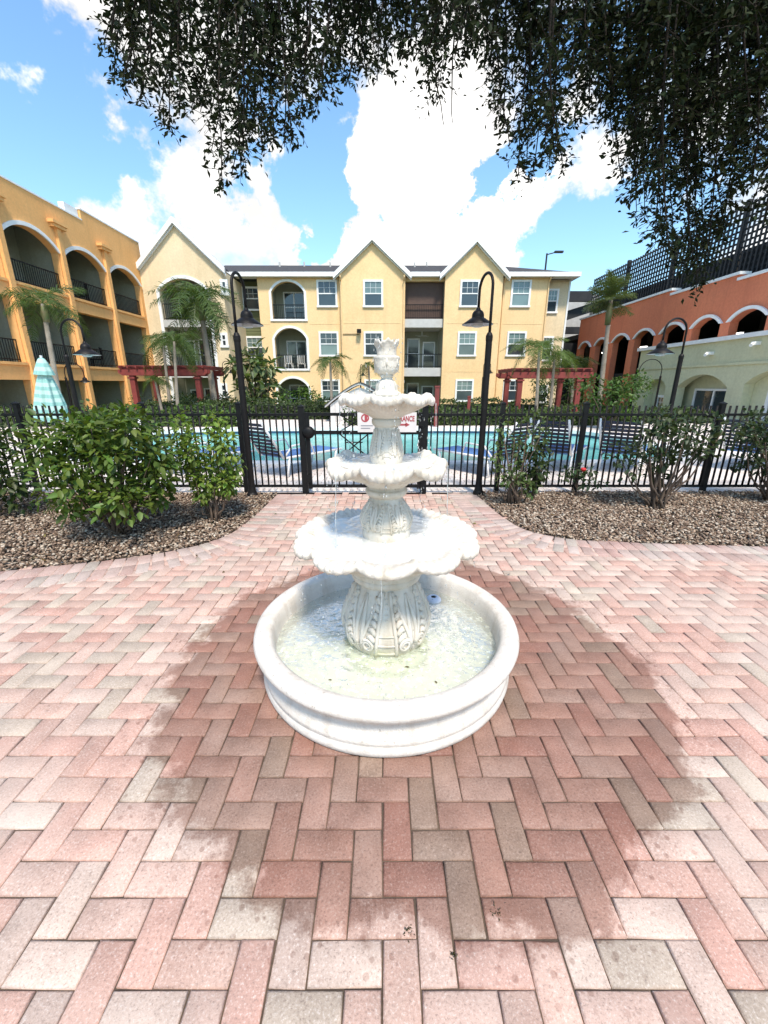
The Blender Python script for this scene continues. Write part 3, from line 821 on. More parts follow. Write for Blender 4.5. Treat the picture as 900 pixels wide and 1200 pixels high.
# eave, gutter, main roof
for (a0, a1, Y) in ((xo0 - 1.2, x_gB0 - .4, YB - .45), (x_gB1 + .4, x_gC0 - .4, YB - .45), (x_gC1 + .4, x_r2 + .28, YB - .45)):
    m = MB(); m.box(a0, a1, Y, YB + .4, EAVE - .02, EAVE + .03); m.box(a0, a1, Y - .06, Y, EAVE - .04, EAVE + .24); m.build('gutter', 'white_trim', apt)
m = MB(); m.box(x_r2 + .24, x_r2 + .30, YB - .38, YB + 9, EAVE - .04, EAVE + .24); m.box(x_r2, x_r2 + .24, YB + .41, YB + 9, EAVE - .02, EAVE + .03)
m.build('gutter', 'white_trim', apt)
m = MB(); e = EAVE + .24; rz = Z_(311, YB + 4.3)
m.add([(xo0 - 1.4, YB - .3, e), (x_r2 + .33, YB - .3, e), (x_r2 - 5.2, YB + 4.3, rz), (xo0 - 1.4, YB + 4.3, rz), (x_r2 + .33, YB + 9.3, e), (xo0 - 1.4, YB + 9.3, e)], [(0, 1, 2, 3), (1, 4, 2), (2, 4, 5, 3), (0, 3, 5)])
rf = m.build('roof', 'shingle', apt)
for (vx, dy) in ((-8.2, 3.4), (-6.3, 3.6), (-4.2, 3.2), (2.4, 3.2), (3.4, 3.8), (9.2, 3.7)):
    m = MB(); zz = e + (rz - e) * (dy + .5) / 4.8; m.tube([(vx, YB + dy, zz - .1), (vx, YB + dy, zz + .3)], .07, 8); m.build('vent_pipe', 'grey_trim', rf)
# downspouts
for X in (x_gB0 + .08, x_gB1 - .1, x_gC1 + .2, x_r - .08):
    m = MB(); yy = (YB - .4 if X < x_gC1 else YB) - .06
    m.tube([(X, yy - .3, EAVE - .02), (X, yy - .3, EAVE - .12), (X, yy, EAVE - .35), (X, yy, ZB)], .05, 6); m.build('downspout', 'stucco_yellow', apt)
# wall mounted floodlight of the left gable
m = MB(); p = atY(421, 389, YB - .4); m.tube([(p.x - 1.2, p.y - .05, p.z - .15), (p.x, p.y - .05, p.z - .15), (p.x, p.y - .2, p.z)], .025, 6); m.box(p.x - .15, p.x + .15, p.y - .45, p.y - .15, p.z - .1, p.z + .15)
m.build('floodlight', 'lamp_metal', apt)

# ------------------------------------------------------------------ cream gabled wing in the left corner
YA = 30.2
wing = thing('gabled_wing', 'cream gabled wing with a tall arched balcony opening in the left corner', 'building', (0, 0, 0))
fA = front(YA)
xa0, xa1 = -16.3, X_(268, 400, YA)
EA, PK = Z_(316, YA), Z_(258, YA)
oa0, oa1 = X_(191, 370, YA), X_(246, 370, YA)
tall = (ZB, Z_(341, YA), Z_(326.5, YA))
xm = (-16.0 + xa1) / 2
m = MB(); wall(m, fA, xa0, xa1, ZB, EA, .35, [(oa0, oa1, [tall])])
m.prism([(-16.0, EA), (xa1, EA), (xm, PK - .3)], fA, 0, .35)
fbox(m, fA, xa1 - .35, xa1, .351, 4.2, ZB, EA)
m.build('wall', 'stucco_cream', wing)
m = MB(); archband(m, fA, oa0, oa1, tall[1], tall[2], .2)
fbox(m, fA, oa0 - .2, oa0 - .005, -.06, .05, ZB, tall[1]); fbox(m, fA, oa1 + .005, oa1 + .2, -.06, .05, ZB, tall[1])
m.build('arch_trim', 'white_trim', wing)
for va, vb in ((375, 383.5), (433, 442.5)):
    m = MB(); fbox(m, fA, oa0 + .01, oa1 - .01, -.1, 2.3, Z_(vb, YA), Z_(va, YA)); m.build('balcony_slab', 'grey_trim', wing)
    railing(wing, fA, oa0 + .02, oa1 - .02, Z_(va, YA), 1.02, .08)
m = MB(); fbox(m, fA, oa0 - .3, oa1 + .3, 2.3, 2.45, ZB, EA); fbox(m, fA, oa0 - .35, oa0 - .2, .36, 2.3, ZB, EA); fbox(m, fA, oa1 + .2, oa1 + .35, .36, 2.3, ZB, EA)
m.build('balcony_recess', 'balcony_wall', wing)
for zb in (Z_(375, YA), Z_(433, YA), ZB):
    glassdoor(wing, fA, oa0 + 1.2, oa1 - .2, zb + .02, zb + 2.2, 2.28, 2); glassdoor(wing, fA, oa0 + .15, oa0 + .95, zb + .02, zb + 2.1, 2.28, 1)
for va, vb in ((327.5, 346), (390, 407), (449, 466)):
    window(wing, fA, X_(255.5, va, YA) + .12, X_(265.5, va, YA) + .05, Z_(vb, YA), Z_(va, YA), 'pane_dark', grid=False, fw=.16)
m = MB(); s = (PK - EA) / (xm - -16.0)
for ex in (-16.25, xa1 + .3):
    ez = EA - s * .28
    roofslab(m, [(ex, YA - .1, ez + .34), (xm, YA - .1, PK + .1), (xm, YA + .5, PK + .1), (ex, YA + .5, ez + .34)], .1)
m.box(-16.2, xa1 - .02, YA + .51, YA + 8, EA - .1, EA + .1)
wr = m.build('roof', 'shingle', wing)
m = MB()
for ex in (-16.25, xa1 + .3):
    ez = EA - s * .28
    m.prism([(ex, ez + .02), (ex, ez + .38), (xm, PK + .14), (xm, PK - .22)], front(YA - .3), 0, .19)
m.build('rake_board', 'white_trim', wr)
m = MB()
for ex in (-15.98, xa1 + .3):
    ez = EA - s * (.0 if ex < -15 else .28)
    m.prism([(ex, ez - .08), (ex, ez + .0), (xm, PK - .25), (xm, PK - .33)], front(YA - .15), 0, .14)
m.build('soffit', 'white_trim', wr)

# ------------------------------------------------------------------ orange wing on the left
org = thing('orange_building', 'orange stucco three-storey wing with arched top balconies on the left', 'building', (0, 0, 0))
fL = leftp(-16.0)
bays = [(9.4, 12.4), (12.8, 15.9), (16.3, 19.4), (19.8, 22.9), (23.3, 26.4), (26.8, 29.9)]
ops = [(ZB, 1.68, 1.68), (2.4, 5.1, 5.1), (5.75, 7.62, 8.22)]
m = MB()
wall(m, fL, 9, 30.6, ZB, 9.75, .35, [(a, b, ops) for a, b in bays])
fbox(m, fL, 25.2, 30.6, 0.0, .35, 9.751, 10.25); fbox(m, fL, 9, 9.35, .351, 12, ZB, 9.7)
m.build('wall', 'stucco_orange', org)
m = MB(); fbox(m, fL, 8.95, 25.2, -.03, .4, 9.752, 9.82); fbox(m, fL, 25.17, 30.6, -.03, .4, 10.252, 10.32); fbox(m, fL, 24.2, 25.16, .1, .4, 9.83, 10.25)
m.build('parapet_cap', 'white_trim', org)
for a, b in bays:
    m = MB(); archband(m, fL, a, b, 7.62, 8.22, .17, -.07, .05, ext=.04); m.build('arch_trim', 'white_trim', org)
    for z in (2.4, 5.75):
        m = MB(); fbox(m, fL, a - .03, b + .03, -.07, .3, z - .10, z + .02); m.build('sill', 'stucco_orange', org)
        railing(org, fL, a + .02, b - .02, z + .03, .95, .2)
        glassdoor(org, fL, b - 2.8, b - 1.2, z - .05, z + 2.05, 1.98, 2)
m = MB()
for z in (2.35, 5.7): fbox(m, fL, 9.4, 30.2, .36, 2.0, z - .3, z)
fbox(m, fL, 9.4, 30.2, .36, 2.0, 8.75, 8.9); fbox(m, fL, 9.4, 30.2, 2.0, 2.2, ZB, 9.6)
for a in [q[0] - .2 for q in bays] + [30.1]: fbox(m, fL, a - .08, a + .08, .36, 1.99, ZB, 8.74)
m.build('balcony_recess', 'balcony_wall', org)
m = MB(); fbox(m, fL, 9.4, 30.4, .36, 14, 9.3, 9.45); m.build('roof', 'concrete', org)
for k in range(1, 6):
    a = bays[k][0] - .2
    m = MB(); fbox(m, fL, a - .13, a + .13, -.14, 0, ZB, 8.72); o = m.build('pilaster', 'stucco_orange', org)
    m = MB(); fbox(m, fL, a - .42, a + .42, -.24, 0, 8.72, 8.86); fbox(m, fL, a - .5, a + .5, -.3, 0, 8.86, 9.0); m.build('scupper_head', 'stucco_orange', o)
# bicycle/grill silhouettes on two balconies
for (yy, zz, what) in ((25.4, 5.77, 'third-floor'), (25.6, 2.43, 'second-floor')):
    ch = thing('balcony_chair', 'black metal chair on the %s balcony of the orange wing' % what, 'chair', (-16.9, yy, zz), .4, 'chairs on the orange wing balconies')
    m = MB(); m.box(-.28, .28, -.28, .28, .42, .47); m.build('seat', 'black_metal', ch)
    m = MB()
    for i in range(5): m.box(.25, .28, -.26 + i * .13 - .02, -.26 + i * .13 + .02, .47, 1.05)
    m.box(.24, .29, -.3, .3, 1.05, 1.1); m.build('backrest', 'black_metal', ch)
    for sx in (-.25, .25):
        for sy in (-.25, .25):
            m = MB(); m.box(sx - .02, sx + .02, sy - .02, sy + .02, 0, .42); m.build('leg', 'black_metal', ch)

# ------------------------------------------------------------------ red arcade and parking garage on the right
red = thing('red_building', 'brick-red arcade wall with white arch trims on the right', 'building', (0, 0, 0))
fRd = rightp(16.0)
rbays = [(8.5, 10.5), (11.0, 13.1), (13.5, 15.6), (16.0, 18.1), (18.6, 20.7), (21.1, 23.1), (23.5, 25.6), (26.1, 28.2), (28.7, 30.8), (31.3, 33.3), (33.9, 35.9)]
m = MB()
cols = []
for a, b in rbays:
    cols.append((a, b, [(ZB if a > 25.8 else 2.6, 4.22, 4.66)]))
rbays = [(a + .09, b - .09) for a, b in rbays]; cols = [(a + .09, b - .09, [(o[0][0], 4.24, 4.62)]) for a, b, o in cols]
wall(m, fRd, 7.5, 36.3, ZB, 5.95, .4, cols)
fbox(m, fRd, 20.7, 36.3, 0, .4, 5.951, 6.2); fbox(m, fRd, 25.3, 36.3, 0, .4, 6.201, 6.45)
m.build('wall', 'stucco_red', red)
m = MB(); fbox(m, fRd, 7.5, 20.7, -.08, .45, 5.952, 6.07); fbox(m, fRd, 20.62, 25.3, -.08, .45, 6.202, 6.32); fbox(m, fRd, 25.22, 36.4, -.08, .45, 6.452, 6.57)
m.build('parapet_cap', 'white_trim', red)
for a, b in rbays:
    m = MB(); archband(m, fRd, a, b, 4.24, 4.62, .14, -.1, .05, ext=.03); m.build('arch_trim', 'white_trim', red)
m = MB(); fbox(m, fRd, 25.6, 26.08, -.2, 0, ZB, .55); m.build('plinth', 'white_trim', red)
for a, b in rbays:
    if a > 25.8: railing(red, fRd, a + .02, b - .02, ZB + .3, 1.3, .3)

gar = thing('parking_garage', 'dark parking garage decks behind the red arcade wall', 'building', (0, 0, 0))
m = MB()
for z in (2.2, 5.5): m.box(16.45, 40, 7.5, 46, z - .35, z)
m.box(26, 26.3, 7.5, 46, ZB, 9.0); m.box(16.5, 40, 45.7, 46, ZB, 9.0)
for y in range(9, 46, 5):
    m.box(20.5, 21.1, y - .3, y + .3, ZB, 5.2)
m.build('deck', 'garage_dark', gar)
m = MB()
zt, zb_ = Z_(341, 38), Z_(353, 38)
m.box(13.9, 17.5, 38, 38.4, zb_, zt)                              # top spandrel
m.box(13.4, 17.5, 38, 38.4, Z_(391, 38), Z_(383, 38)); m.box(13.2, 17.5, 38, 38.4, Z_(440, 38), Z_(402, 38)); m.box(13, 17.5, 38, 38.4, ZB, Z_(445, 38))
m.build('spandrel', 'dark_steel', gar)
m = MB()   # sloping ramp
a, b = atY(655, 370, 38.6), atY(690, 352, 38.6)
m.add([(a.x - 2, 38.6, a.z - 1.2), (b.x + 2, 38.6, b.z - .4), (b.x + 2, 38.6, b.z + .3), (a.x - 2, 38.6, a.z - .4), (a.x - 2, 39, a.z - 1.2), (b.x + 2, 39, b.z - .4), (b.x + 2, 39, b.z + .3), (a.x - 2, 39, a.z - .4)],
      [(0, 1, 2, 3), (4, 7, 6, 5), (0, 4, 5, 1), (3, 2, 6, 7), (0, 3, 7, 4), (1, 5, 6, 2)])
m.build('ramp', 'dark_steel', gar)
m = MB(); m.box(13, 20, 42, 42.3, ZB, Z_(345, 42)); m.build('rear_wall', 'concrete', gar)
for (yy, zz) in ((35, 3.9), (29.9, 3.9), (22.2, 3.9), (19.8, 3.9), (17.2, 3.9)):
    m = MB(); m.box(17.6, 17.75, yy - .35, yy + .35, zz - .04, zz + .04); m.build('tube_light', 'tube_light', gar)
# trellis screen on top of the arcade
tre = thing('trellis_screen', 'tall black square-grid trellis screen standing on the red arcade wall', 'screen', (0, 0, 0))
ya = 7.6
while ya < 36:
    yb = min(ya + 4.75, 36.3); m = MB(); zt_ = 9.35; z0_ = 5.9
    n = int((yb - ya) / .26)
    for i in range(n + 1):
        y = ya + .1 + (yb - ya - .2) * i / n; m.box(16.52, 16.57, y - .042, y + .042, z0_, zt_)
    for i in range(14):
        z = z0_ + .12 + i * .25; m.box(16.575, 16.62, ya + .05, yb - .05, z - .04, z + .04)
    m.build('lattice_panel', 'dark_steel', tre, kind='stuff')
    m = MB(); m.box(16.48, 16.68, ya - .08, ya + .08, z0_, zt_ + .12); m.build('post', 'dark_steel', tre)
    ya += 4.75
m = MB(); m.box(16.9, 17.0, 7.5, 36.2, 5.5, 7.5); m.build('parapet', 'dark_steel', tre)

# ------------------------------------------------------------------ green clubhouse
grn = thing('clubhouse', 'pale green single-storey clubhouse with arched entrance on the right', 'building', (0, 0, 0))
fN = rightp(14.0)
m = MB()
wall(m, fN, 7.5, 23.8, ZB, 3.2, .4, [(21.2, 22.75, [(-.3, 1.35, 1.75)]), (17.4, 20.4, [(ZB, 1.35, 1.9)]), (14.0, 16.6, [(-.3, 1.5, 2.0)]), (9.6, 12.8, [(-.3, 1.5, 2.0)])])
fbox(m, fN, 23.4, 23.8, .401, 2.0, ZB, 3.2); fbox(m, fN, 7.5, 7.9, .401, 2.0, ZB, 3.2)
m.build('wall', 'stucco_green', grn)
m = MB(); fbox(m, fN, 7.4, 23.95, -.14, 2.0, 3.2, 3.36); m.build('parapet_cap', 'white_trim', grn)
m = MB(); fbox(m, fN, 7.5, 23.82, -.05, 0, 2.22, 2.32); m.build('string_course', 'stucco_green', grn)
m = MB(); fbox(m, fN, 7.5, 23.3, .75, .95, ZB, 3.19)
m.build('recess_wall', 'stucco_green', grn)
for na, nb in ((20.95, 23.0), (13.8, 16.8), (9.4, 13)):
    m = MB(); fbox(m, fN, na, nb, .41, .5, -.4, 2.1); m.build('niche_panel', 'stucco_green', grn)
fn2 = rightp(14.42)
window(grn, fn2, 21.45, 22.3, -.2, .95, 'pane_dark', fw=.12); window(grn, fn2, 14.4, 15.9, -.2, 1.35, 'pane_dark', fw=.15); window(grn, fn2, 10.4, 12, -.2, 1.35, 'pane_dark', fw=.15)
glassdoor(grn, fN, 17.7, 20.1, ZB, 1.3, .74, 2)
for (yy, zz) in ((18.6, 2.75), (16.4, 2.95)):
    m = MB(); m.box(13.75, 14.0, yy - .08, yy + .08, zz - .06, zz + .06); m.tube([(13.78, yy, zz), (13.6, yy - .12, zz - .08)], .06, 8); m.build('security_camera', 'white_trim', grn)

# ------------------------------------------------------------------ the fountain
FX, FY = 0.012, 1.985
ftn = thing('fountain', 'white three-tiered cast stone fountain in a round basin on the brick patio', 'fountain', (FX, FY, 0))
prof = [(.60, -.03), (.645, 0), (.658, .012), (.664, .035), (.656, .054), (.652, .06), (.657, .068), (.656, .085), (.643, .11), (.634, .135), (.638, .16), (.655, .185), (.678, .205), (.692, .225),
        (.697, .243), (.690, .262), (.672, .275), (.645, .279), (.618, .273), (.602, .257), (.594, .2), (.586, .12), (.57, .06), (.3, .05), (.02, .05)]
prof = [(r * 1.015, z) for r, z in prof]
m = MB(); m.lathe(prof, 160); m.build('basin', 'cast_basin', ftn, True, fix=False)

def interp(prof, z):
    for (r0, z0), (r1, z1) in zip(prof, prof[1:]):
        if min(z0, z1) <= z <= max(z0, z1) and abs(z1 - z0) > 1e-6: return r0 + (r1 - r0) * (z - z0) / (z1 - z0)
    return prof[0][0]
def smoothprof(p, n=6):
    P = [Vector(q) for q in p]; out = []
    for i in range(len(P) - 1):
        a, b, c, d = P[max(i - 1, 0)], P[i], P[i + 1], P[min(i + 2, len(P) - 1)]
        for k in range(n):
            t = k / n
            q = .5 * ((2 * b) + (c - a) * t + (2 * a - 5 * b + 4 * c - d) * t * t + (3 * b - a - 3 * c + d) * t ** 3)
            out.append((q.x, q.y))
    out.append(tuple(P[-1])); return out
def carving(parent, prof, panels, zlo, zhi, scale, q0=-PI / 2, rungs=4):
    """ladder panel between two volutes with acanthus lobes, raised on the turned shaft, repeated round it"""
    m = MB()
    def pt(q, z, off=0.0):
        r = interp(prof, z) + off; return (r * math.cos(q), r * math.sin(q), z)
    H_ = zhi - zlo
    for k in range(panels):
        c = q0 + 2 * PI * k / panels; w = 2 * PI / panels
        for sg in (-1, 1):
            m.tube([pt(c + sg * w * (.20 - .11 * t), zlo + H_ * t, .001) for t in np.linspace(0, 1, 14)], .011 * scale, 6)
            # volute
            cz, cq, vr = zlo + H_ * .20, c + sg * w * .34, .034 * scale
            rr = interp(prof, cz)
            sp = [pt(cq + sg * math.cos(a) * vr * (1 - a / 17) / rr, cz + math.sin(a) * vr * (1 - a / 17) * 1.15, .004 * scale) for a in np.linspace(-.3, 11, 40)]
            m.tube(sp, [.010 * scale * (1 - .4 * i / 39) for i in range(40)], 6)
            # stem from the volute up to the neck
            m.tube([pt(cq + sg * vr / rr * (1 - t) * 1.0 - sg * w * .20 * t ** 1.3, cz + (zhi - cz) * t, .003) for t in np.linspace(0, 1, 16)], [.012 * scale * (1 - .35 * t) for t in np.linspace(0, 1, 16)], 6)
            # acanthus lobes
            for j in range(6):
                t = .30 + j * .11; zc = zlo + H_ * t; qc = c + sg * w * (.24 - .10 * t)
                L = w * (.13 - .09 * (t - .3))
                m.tube([pt(qc + sg * L * s_, zc + H_ * .09 * math.sin(s_ * 2.6) - H_ * .02, .003 * scale) for s_ in np.linspace(0, 1, 7)],
                       [scale * (.006 + .010 * math.sin(PI * min(1, s_ * .9 + .1))) for s_ in np.linspace(0, 1, 7)], 6)
            # outer leaf edge on the shoulder between panels
            m.tube([pt(c + sg * w * (.5 - .015 - .05 * math.sin(t * PI)), zlo + H_ * (.05 + .9 * t), .002) for t in np.linspace(0, 1, 12)], [.004 + .009 * scale * math.sin(PI * t) for t in np.linspace(0, 1, 12)], 6)
        for j in range(rungs):
            t = .06 + j * .16; ww = w * (.20 - .11 * t)
            m.tube([pt(c + q, zlo + H_ * t, .001) for q in np.linspace(-ww, ww, 7)], .006 * scale, 5)
        for j in range(5):     # beads up the panel
            t = .62 + j * .07; p = pt(c, zlo + H_ * t, 0)
            m.lathe([(.0005, -.007 * scale), (.007 * scale, 0), (.0005, .007 * scale)], 6, p)
    return m
def tier(prof, name, panels, zlo, zhi, scale, rungs):
    sp = smoothprof(prof)
    m = MB(); m.lathe(sp, 96); o = m.build(name, 'cast_white', ftn, True, fix=False)
    carving(ftn, sp, panels, zlo, zhi, scale, rungs=rungs).build('carving', 'cast_white', o, True, 'stuff')
    return o
tier([(.235, .04), (.232, .09), (.220, .11), (.204, .125), (.204, .15), (.216, .18), (.230, .23), (.233, .28), (.218, .35), (.190, .42), (.165, .48), (.156, .51), (.178, .525), (.184, .54), (.180, .56), (.15, .575)], 'pedestal', 5, .165, .505, 1.0, 3)
tier([(.118, .74), (.124, .775), (.121, .80), (.126, .825), (.127, .85), (.116, .885), (.096, .92), (.080, .95), (.078, .962), (.092, .97), (.104, .985), (.104, 1.0), (.092, 1.008), (.098, 1.03)], 'column', 6, .80, .945, .52, 2)
tier([(.074, 1.12), (.080, 1.15), (.080, 1.17), (.074, 1.20), (.064, 1.245), (.057, 1.285), (.056, 1.305), (.064, 1.312), (.070, 1.325), (.070, 1.34), (.06, 1.35), (.062, 1.37)], 'column', 6, 1.165, 1.30, .34, 2)

def bowl(z0, rn, h, Rr, lobes, ribs, wav, phase, thick=0.0, rib=1.0, notch=.085):
    prof = [(rn * .6, z0 - .005), (rn, z0), (rn * 1.12, z0 + .03 * h), (.42 * Rr, z0 + .20 * h), (.58 * Rr, z0 + .42 * h), (.74 * Rr, z0 + .64 * h), (.88 * Rr, z0 + .84 * h), (.95 * Rr, z0 + .92 * h),
            (.985 * Rr, z0 + .92 * h), (1.005 * Rr, z0 + .94 * h), (1.015 * Rr, z0 + .98 * h), (1.008 * Rr, z0 + 1.03 * h), (.98 * Rr, z0 + 1.065 * h), (.93 * Rr, z0 + 1.07 * h), (.86 * Rr, z0 + 1.03 * h),
            (.78 * Rr, z0 + .97 * h), (.62 * Rr, z0 + .88 * h), (.4 * Rr, z0 + .80 * h), (.05 * Rr, z0 + .76 * h)]
    old = [(rn * .6, z0 - .005), (rn, z0), (rn * 1.12, z0 + .02 * h), (.42 * Rr, z0 + .16 * h), (.60 * Rr, z0 + .32 * h), (.77 * Rr, z0 + .54 * h), (.88 * Rr, z0 + .74 * h), (.92 * Rr, z0 + .80 * h),
           (.955 * Rr, z0 + .74 * h), (.995 * Rr, z0 + .76 * h), (1.02 * Rr, z0 + .88 * h), (1.015 * Rr, z0 + 1.02 * h), (.97 * Rr, z0 + 1.11 * h), (.91 * Rr, z0 + 1.12 * h), (.85 * Rr, z0 + 1.05 * h),
           (.77 * Rr, z0 + .94 * h), (.62 * Rr, z0 + .84 * h), (.4 * Rr, z0 + .78 * h), (.05 * Rr, z0 + .74 * h)]
    prof = [(p[0] + (q[0] - p[0]) * thick, p[1] + (q[1] - p[1]) * thick) for p, q in zip(prof, old)]
    if prof[3][0] < prof[2][0]: prof[3] = (prof[2][0] * 1.15, prof[3][1])
    sp = smoothprof(prof, 3)
    def mod(i, r, z, q):
        s = max(0, min(1, (r / Rr - .45) / .5)); s = s * s * (3 - 2 * s)
        c = math.cos(lobes * (q - phase) / 2); wv = abs(c) ** .7                       # 1 at a lobe's middle, 0 in the notch
        lip = max(0, min(1, (r / Rr - .74) / .24)); lip = lip * lip * (3 - 2 * lip)
        top = 1 if i > 27 else 0
        rb = math.cos(ribs * (q - phase)) * (.0038 * lip + (.0022 if i > 21 else .0048) * s * (1 - .6 * lip)) * rib * (Rr / .3) ** .5
        rr = r * (1 - notch * s * (1 - wv)) + rb * .8
        zz = z - lip * wav * (wv - .45) + rb * (.9 if top else -.3) + s * .12 * wav * math.sin(3 * q)
        return rr, zz
    m = MB(); m.lathe(sp, 480, mod=mod)
    o = m.build('bowl', 'cast_white', ftn, True, fix=False)
    return o
bowl(.555, .165, .205, .470, 11, 66, .026, -PI / 2, .25, .8, .07)
bowl(1.022, .095, .118, .296, 7, 49, .044, -PI / 2, 1.0, 1.25, .07)
bowl(1.345, .062, .098, .220, 9, 45, .022, -PI / 2, 1.0, .8, .06)
# finial: dome, ring, goblet with a leafy crown
def fmod(i, r, z, q): return r * (1 + .06 * math.cos(8 * q)), z
m = MB(); m.lathe(smoothprof([(.062, 1.42), (.060, 1.446), (.064, 1.45), (.062, 1.462), (.050, 1.47), (.048, 1.488), (.042, 1.503), (.036, 1.512), (.026, 1.52), (.024, 1.528), (.030, 1.534), (.030, 1.541)], 3), 64, mod=fmod)
fin = m.build('finial', 'cast_white', ftn, True, fix=False)
def cmod(i, r, z, q): return r * (1 + .05 * abs(math.cos(3 * q)) + .02 * math.cos(18 * q)), z
m = MB(); m.lathe(smoothprof([(.028, 1.541), (.036, 1.545), (.050, 1.556), (.054, 1.575), (.054, 1.60), (.057, 1.614), (.050, 1.622), (.04, 1.62)], 3), 64, mod=cmod)
m.build('goblet', 'cast_white', fin, True, fix=False)
def kmod(i, r, z, q):
    t = max(0, (z - 1.615) / .07)
    return r * (1 + .06 * math.cos(4 * q) * t), z + .009 * t * (abs(math.cos(2.5 * q + .4)) - .5) * 2 + .004 * math.cos(13 * q) * t
m = MB(); m.lathe(smoothprof([(.03, 1.61), (.044, 1.62), (.043, 1.64), (.047, 1.66), (.054, 1.675), (.051, 1.683), (.040, 1.672), (.032, 1.645), (.004, 1.635)], 3), 80, mod=kmod)
m.build('leaf_crown', 'cast_white', fin, True, fix=False)
m = MB()
for k in range(6):
    q = k * PI / 3 - PI / 2
    for sg in (-1, 1):
        m.tube([((.051 + .002 * math.sin(t * 3)) * math.cos(q + sg * t * .5), (.051 + .002 * math.sin(t * 3)) * math.sin(q + sg * t * .5), 1.605 - .03 * math.sin(t * PI) - .008 * t) for t in np.linspace(0, 1, 8)], .0045, 5)
    m.tube([(.052 * math.cos(q), .052 * math.sin(q), z) for z in (1.608, 1.59, 1.57)], [.006, .007, .003], 5)
m.build('carving', 'cast_white', fin, True, 'stuff')

def disc(name, r, z, mat, label, hole=0.0):
    m = MB(); n = 96
    rr = [hole + (r - hole) * i / 24 for i in range(25)]
    RN = random.Random(3)
    for i, q in enumerate(rr):
        for k in range(n):
            a = 2 * PI * k / n
            rip = .0012 * math.sin(9 * a + 31 * q / r) * math.sin(5 * a - 23 * q / r) + RN.uniform(-.0018, .0018)
            m.v.append((q * math.cos(a), q * math.sin(a), rip if i < 24 else 0))
    m.f = [(i * n + k, i * n + (k + 1) % n, (i + 1) * n + (k + 1) % n, (i + 1) * n + k) for i in range(24) for k in range(n)]
    o = m.build(name, mat, None, True, 'structure', (FX, FY, z), fix=False)
    o['label'] = label
    return o
disc('basin_water', .600, .160, 'basin_water', 'rippled pale green water filling the round basin', .19)
disc('bowl_water', .40, .755, 'bowl_water', 'foaming water in the lowest and widest bowl', .11)
disc('bowl_water', .238, 1.134, 'bowl_water', 'water in the middle bowl', .07)
disc('bowl_water', .172, 1.438, 'bowl_water', 'water in the small top bowl', .05)
# falling drops and strings of water from the notches
dv = [(1, 0, 0), (-1, 0, 0), (0, 1, 0), (0, -1, 0), (0, 0, 1.6), (0, 0, -1)]
df = [(0, 2, 4), (2, 1, 4), (1, 3, 4), (3, 0, 4), (2, 0, 5), (1, 2, 5), (3, 1, 5), (0, 3, 5)]
P = []; S = []
for (r, zt, zb, nl, cnt) in ((.212, 1.40, 1.13, 8, 16), (.288, 1.09, .75, 8, 18), (.46, .73, .18, 10, 12)):
    for k in range(nl):
        a0 = -PI / 2 + (k + RNG.uniform(-.3, .3)) * 2 * PI / nl
        for j in range(cnt):
            z = RNG.uniform(zb, zt); q = a0 + RNG.normal(0, .03)
            P.append((FX + (r + RNG.normal(0, .010)) * math.cos(q), FY + (r + RNG.normal(0, .010)) * math.sin(q), z)); S.append(RNG.uniform(.0012, .0034))
for j in range(160):   # splash round the pedestal and the finial
    q = RNG.uniform(0, 2 * PI); r = abs(RNG.normal(.06, .02)); P.append((FX + r * math.cos(q), FY + r * math.sin(q), RNG.uniform(1.46, 1.70))); S.append(RNG.uniform(.001, .0026))
for j in range(220):
    q = RNG.uniform(0, 2 * PI); r = RNG.uniform(.25, .58); P.append((FX + r * math.cos(q), FY + r * math.sin(q), .175 + abs(RNG.normal(0, .03)))); S.append(RNG.uniform(.0015, .003))
st = MB()
for (r, zt_, zb_2, nl, cnt) in ((.222, 1.415, 1.14, 8, 3), (.302, 1.11, .765, 7, 3), (.47, .745, .18, 12, 3)):
    for k in random.sample(range(nl), min(cnt, nl)):
        q = -PI / 2 + (k + .5 * (k % 2) + random.uniform(-.15, .15)) * 2 * PI / nl; dr = random.uniform(-.004, .012); ln = random.uniform(.35, 1.0)
        ps_ = []
        for i in range(12):
            t = i / 11 * ln; rr = r + dr + .012 * t; ps_.append((FX + rr * math.cos(q + .004 * math.sin(9 * t)), FY + rr * math.sin(q + .004 * math.sin(9 * t)), zt_ + (zb_2 - zt_) * t))
        st.tube(ps_, [.0021 * (1 - .45 * i / 11) * (1 + .3 * math.sin(i * 2.1)) for i in range(12)], 6)
o = st.build('falling_water', 'drops', None, True, 'stuff'); o['label'] = 'thin strings of water running off the bowl edges'; o['category'] = 'water'
P = np.array(P); S = np.array(S); S3 = np.stack([S, S, S * RNG.uniform(1, 3.5, len(S))], 1)
V, Fc, Cc = scatter(dv, df, np.tile(np.eye(3), (len(P), 1, 1)), P, S3, np.ones((len(P), 3)))
o = link('falling_water', np_mesh('falling_water', V, Fc, 'drops', None, True), None, 'stuff'); o['label'] = 'drops of water falling between the fountain tiers'; o['category'] = 'water'
# floating white ring with a dark centre
p = atY(508, 699, 2.36)
rg = thing('float_ring', 'round pale blue plastic float with a dark hole in the basin', 'float', (p.x, 2.36, .161))
m = MB(); m.lathe(smoothprof([(.016, .0), (.045, -.004), (.05, .004), (.046, .012), (.034, .022), (.022, .026), (.016, .022)], 3), 32); m.build('ring', 'plastic_white', rg, True, fix=False)
m = MB(); m.lathe([(.0001, .016), (.017, .016)], 24); m.build('hole', 'hole_black', rg)
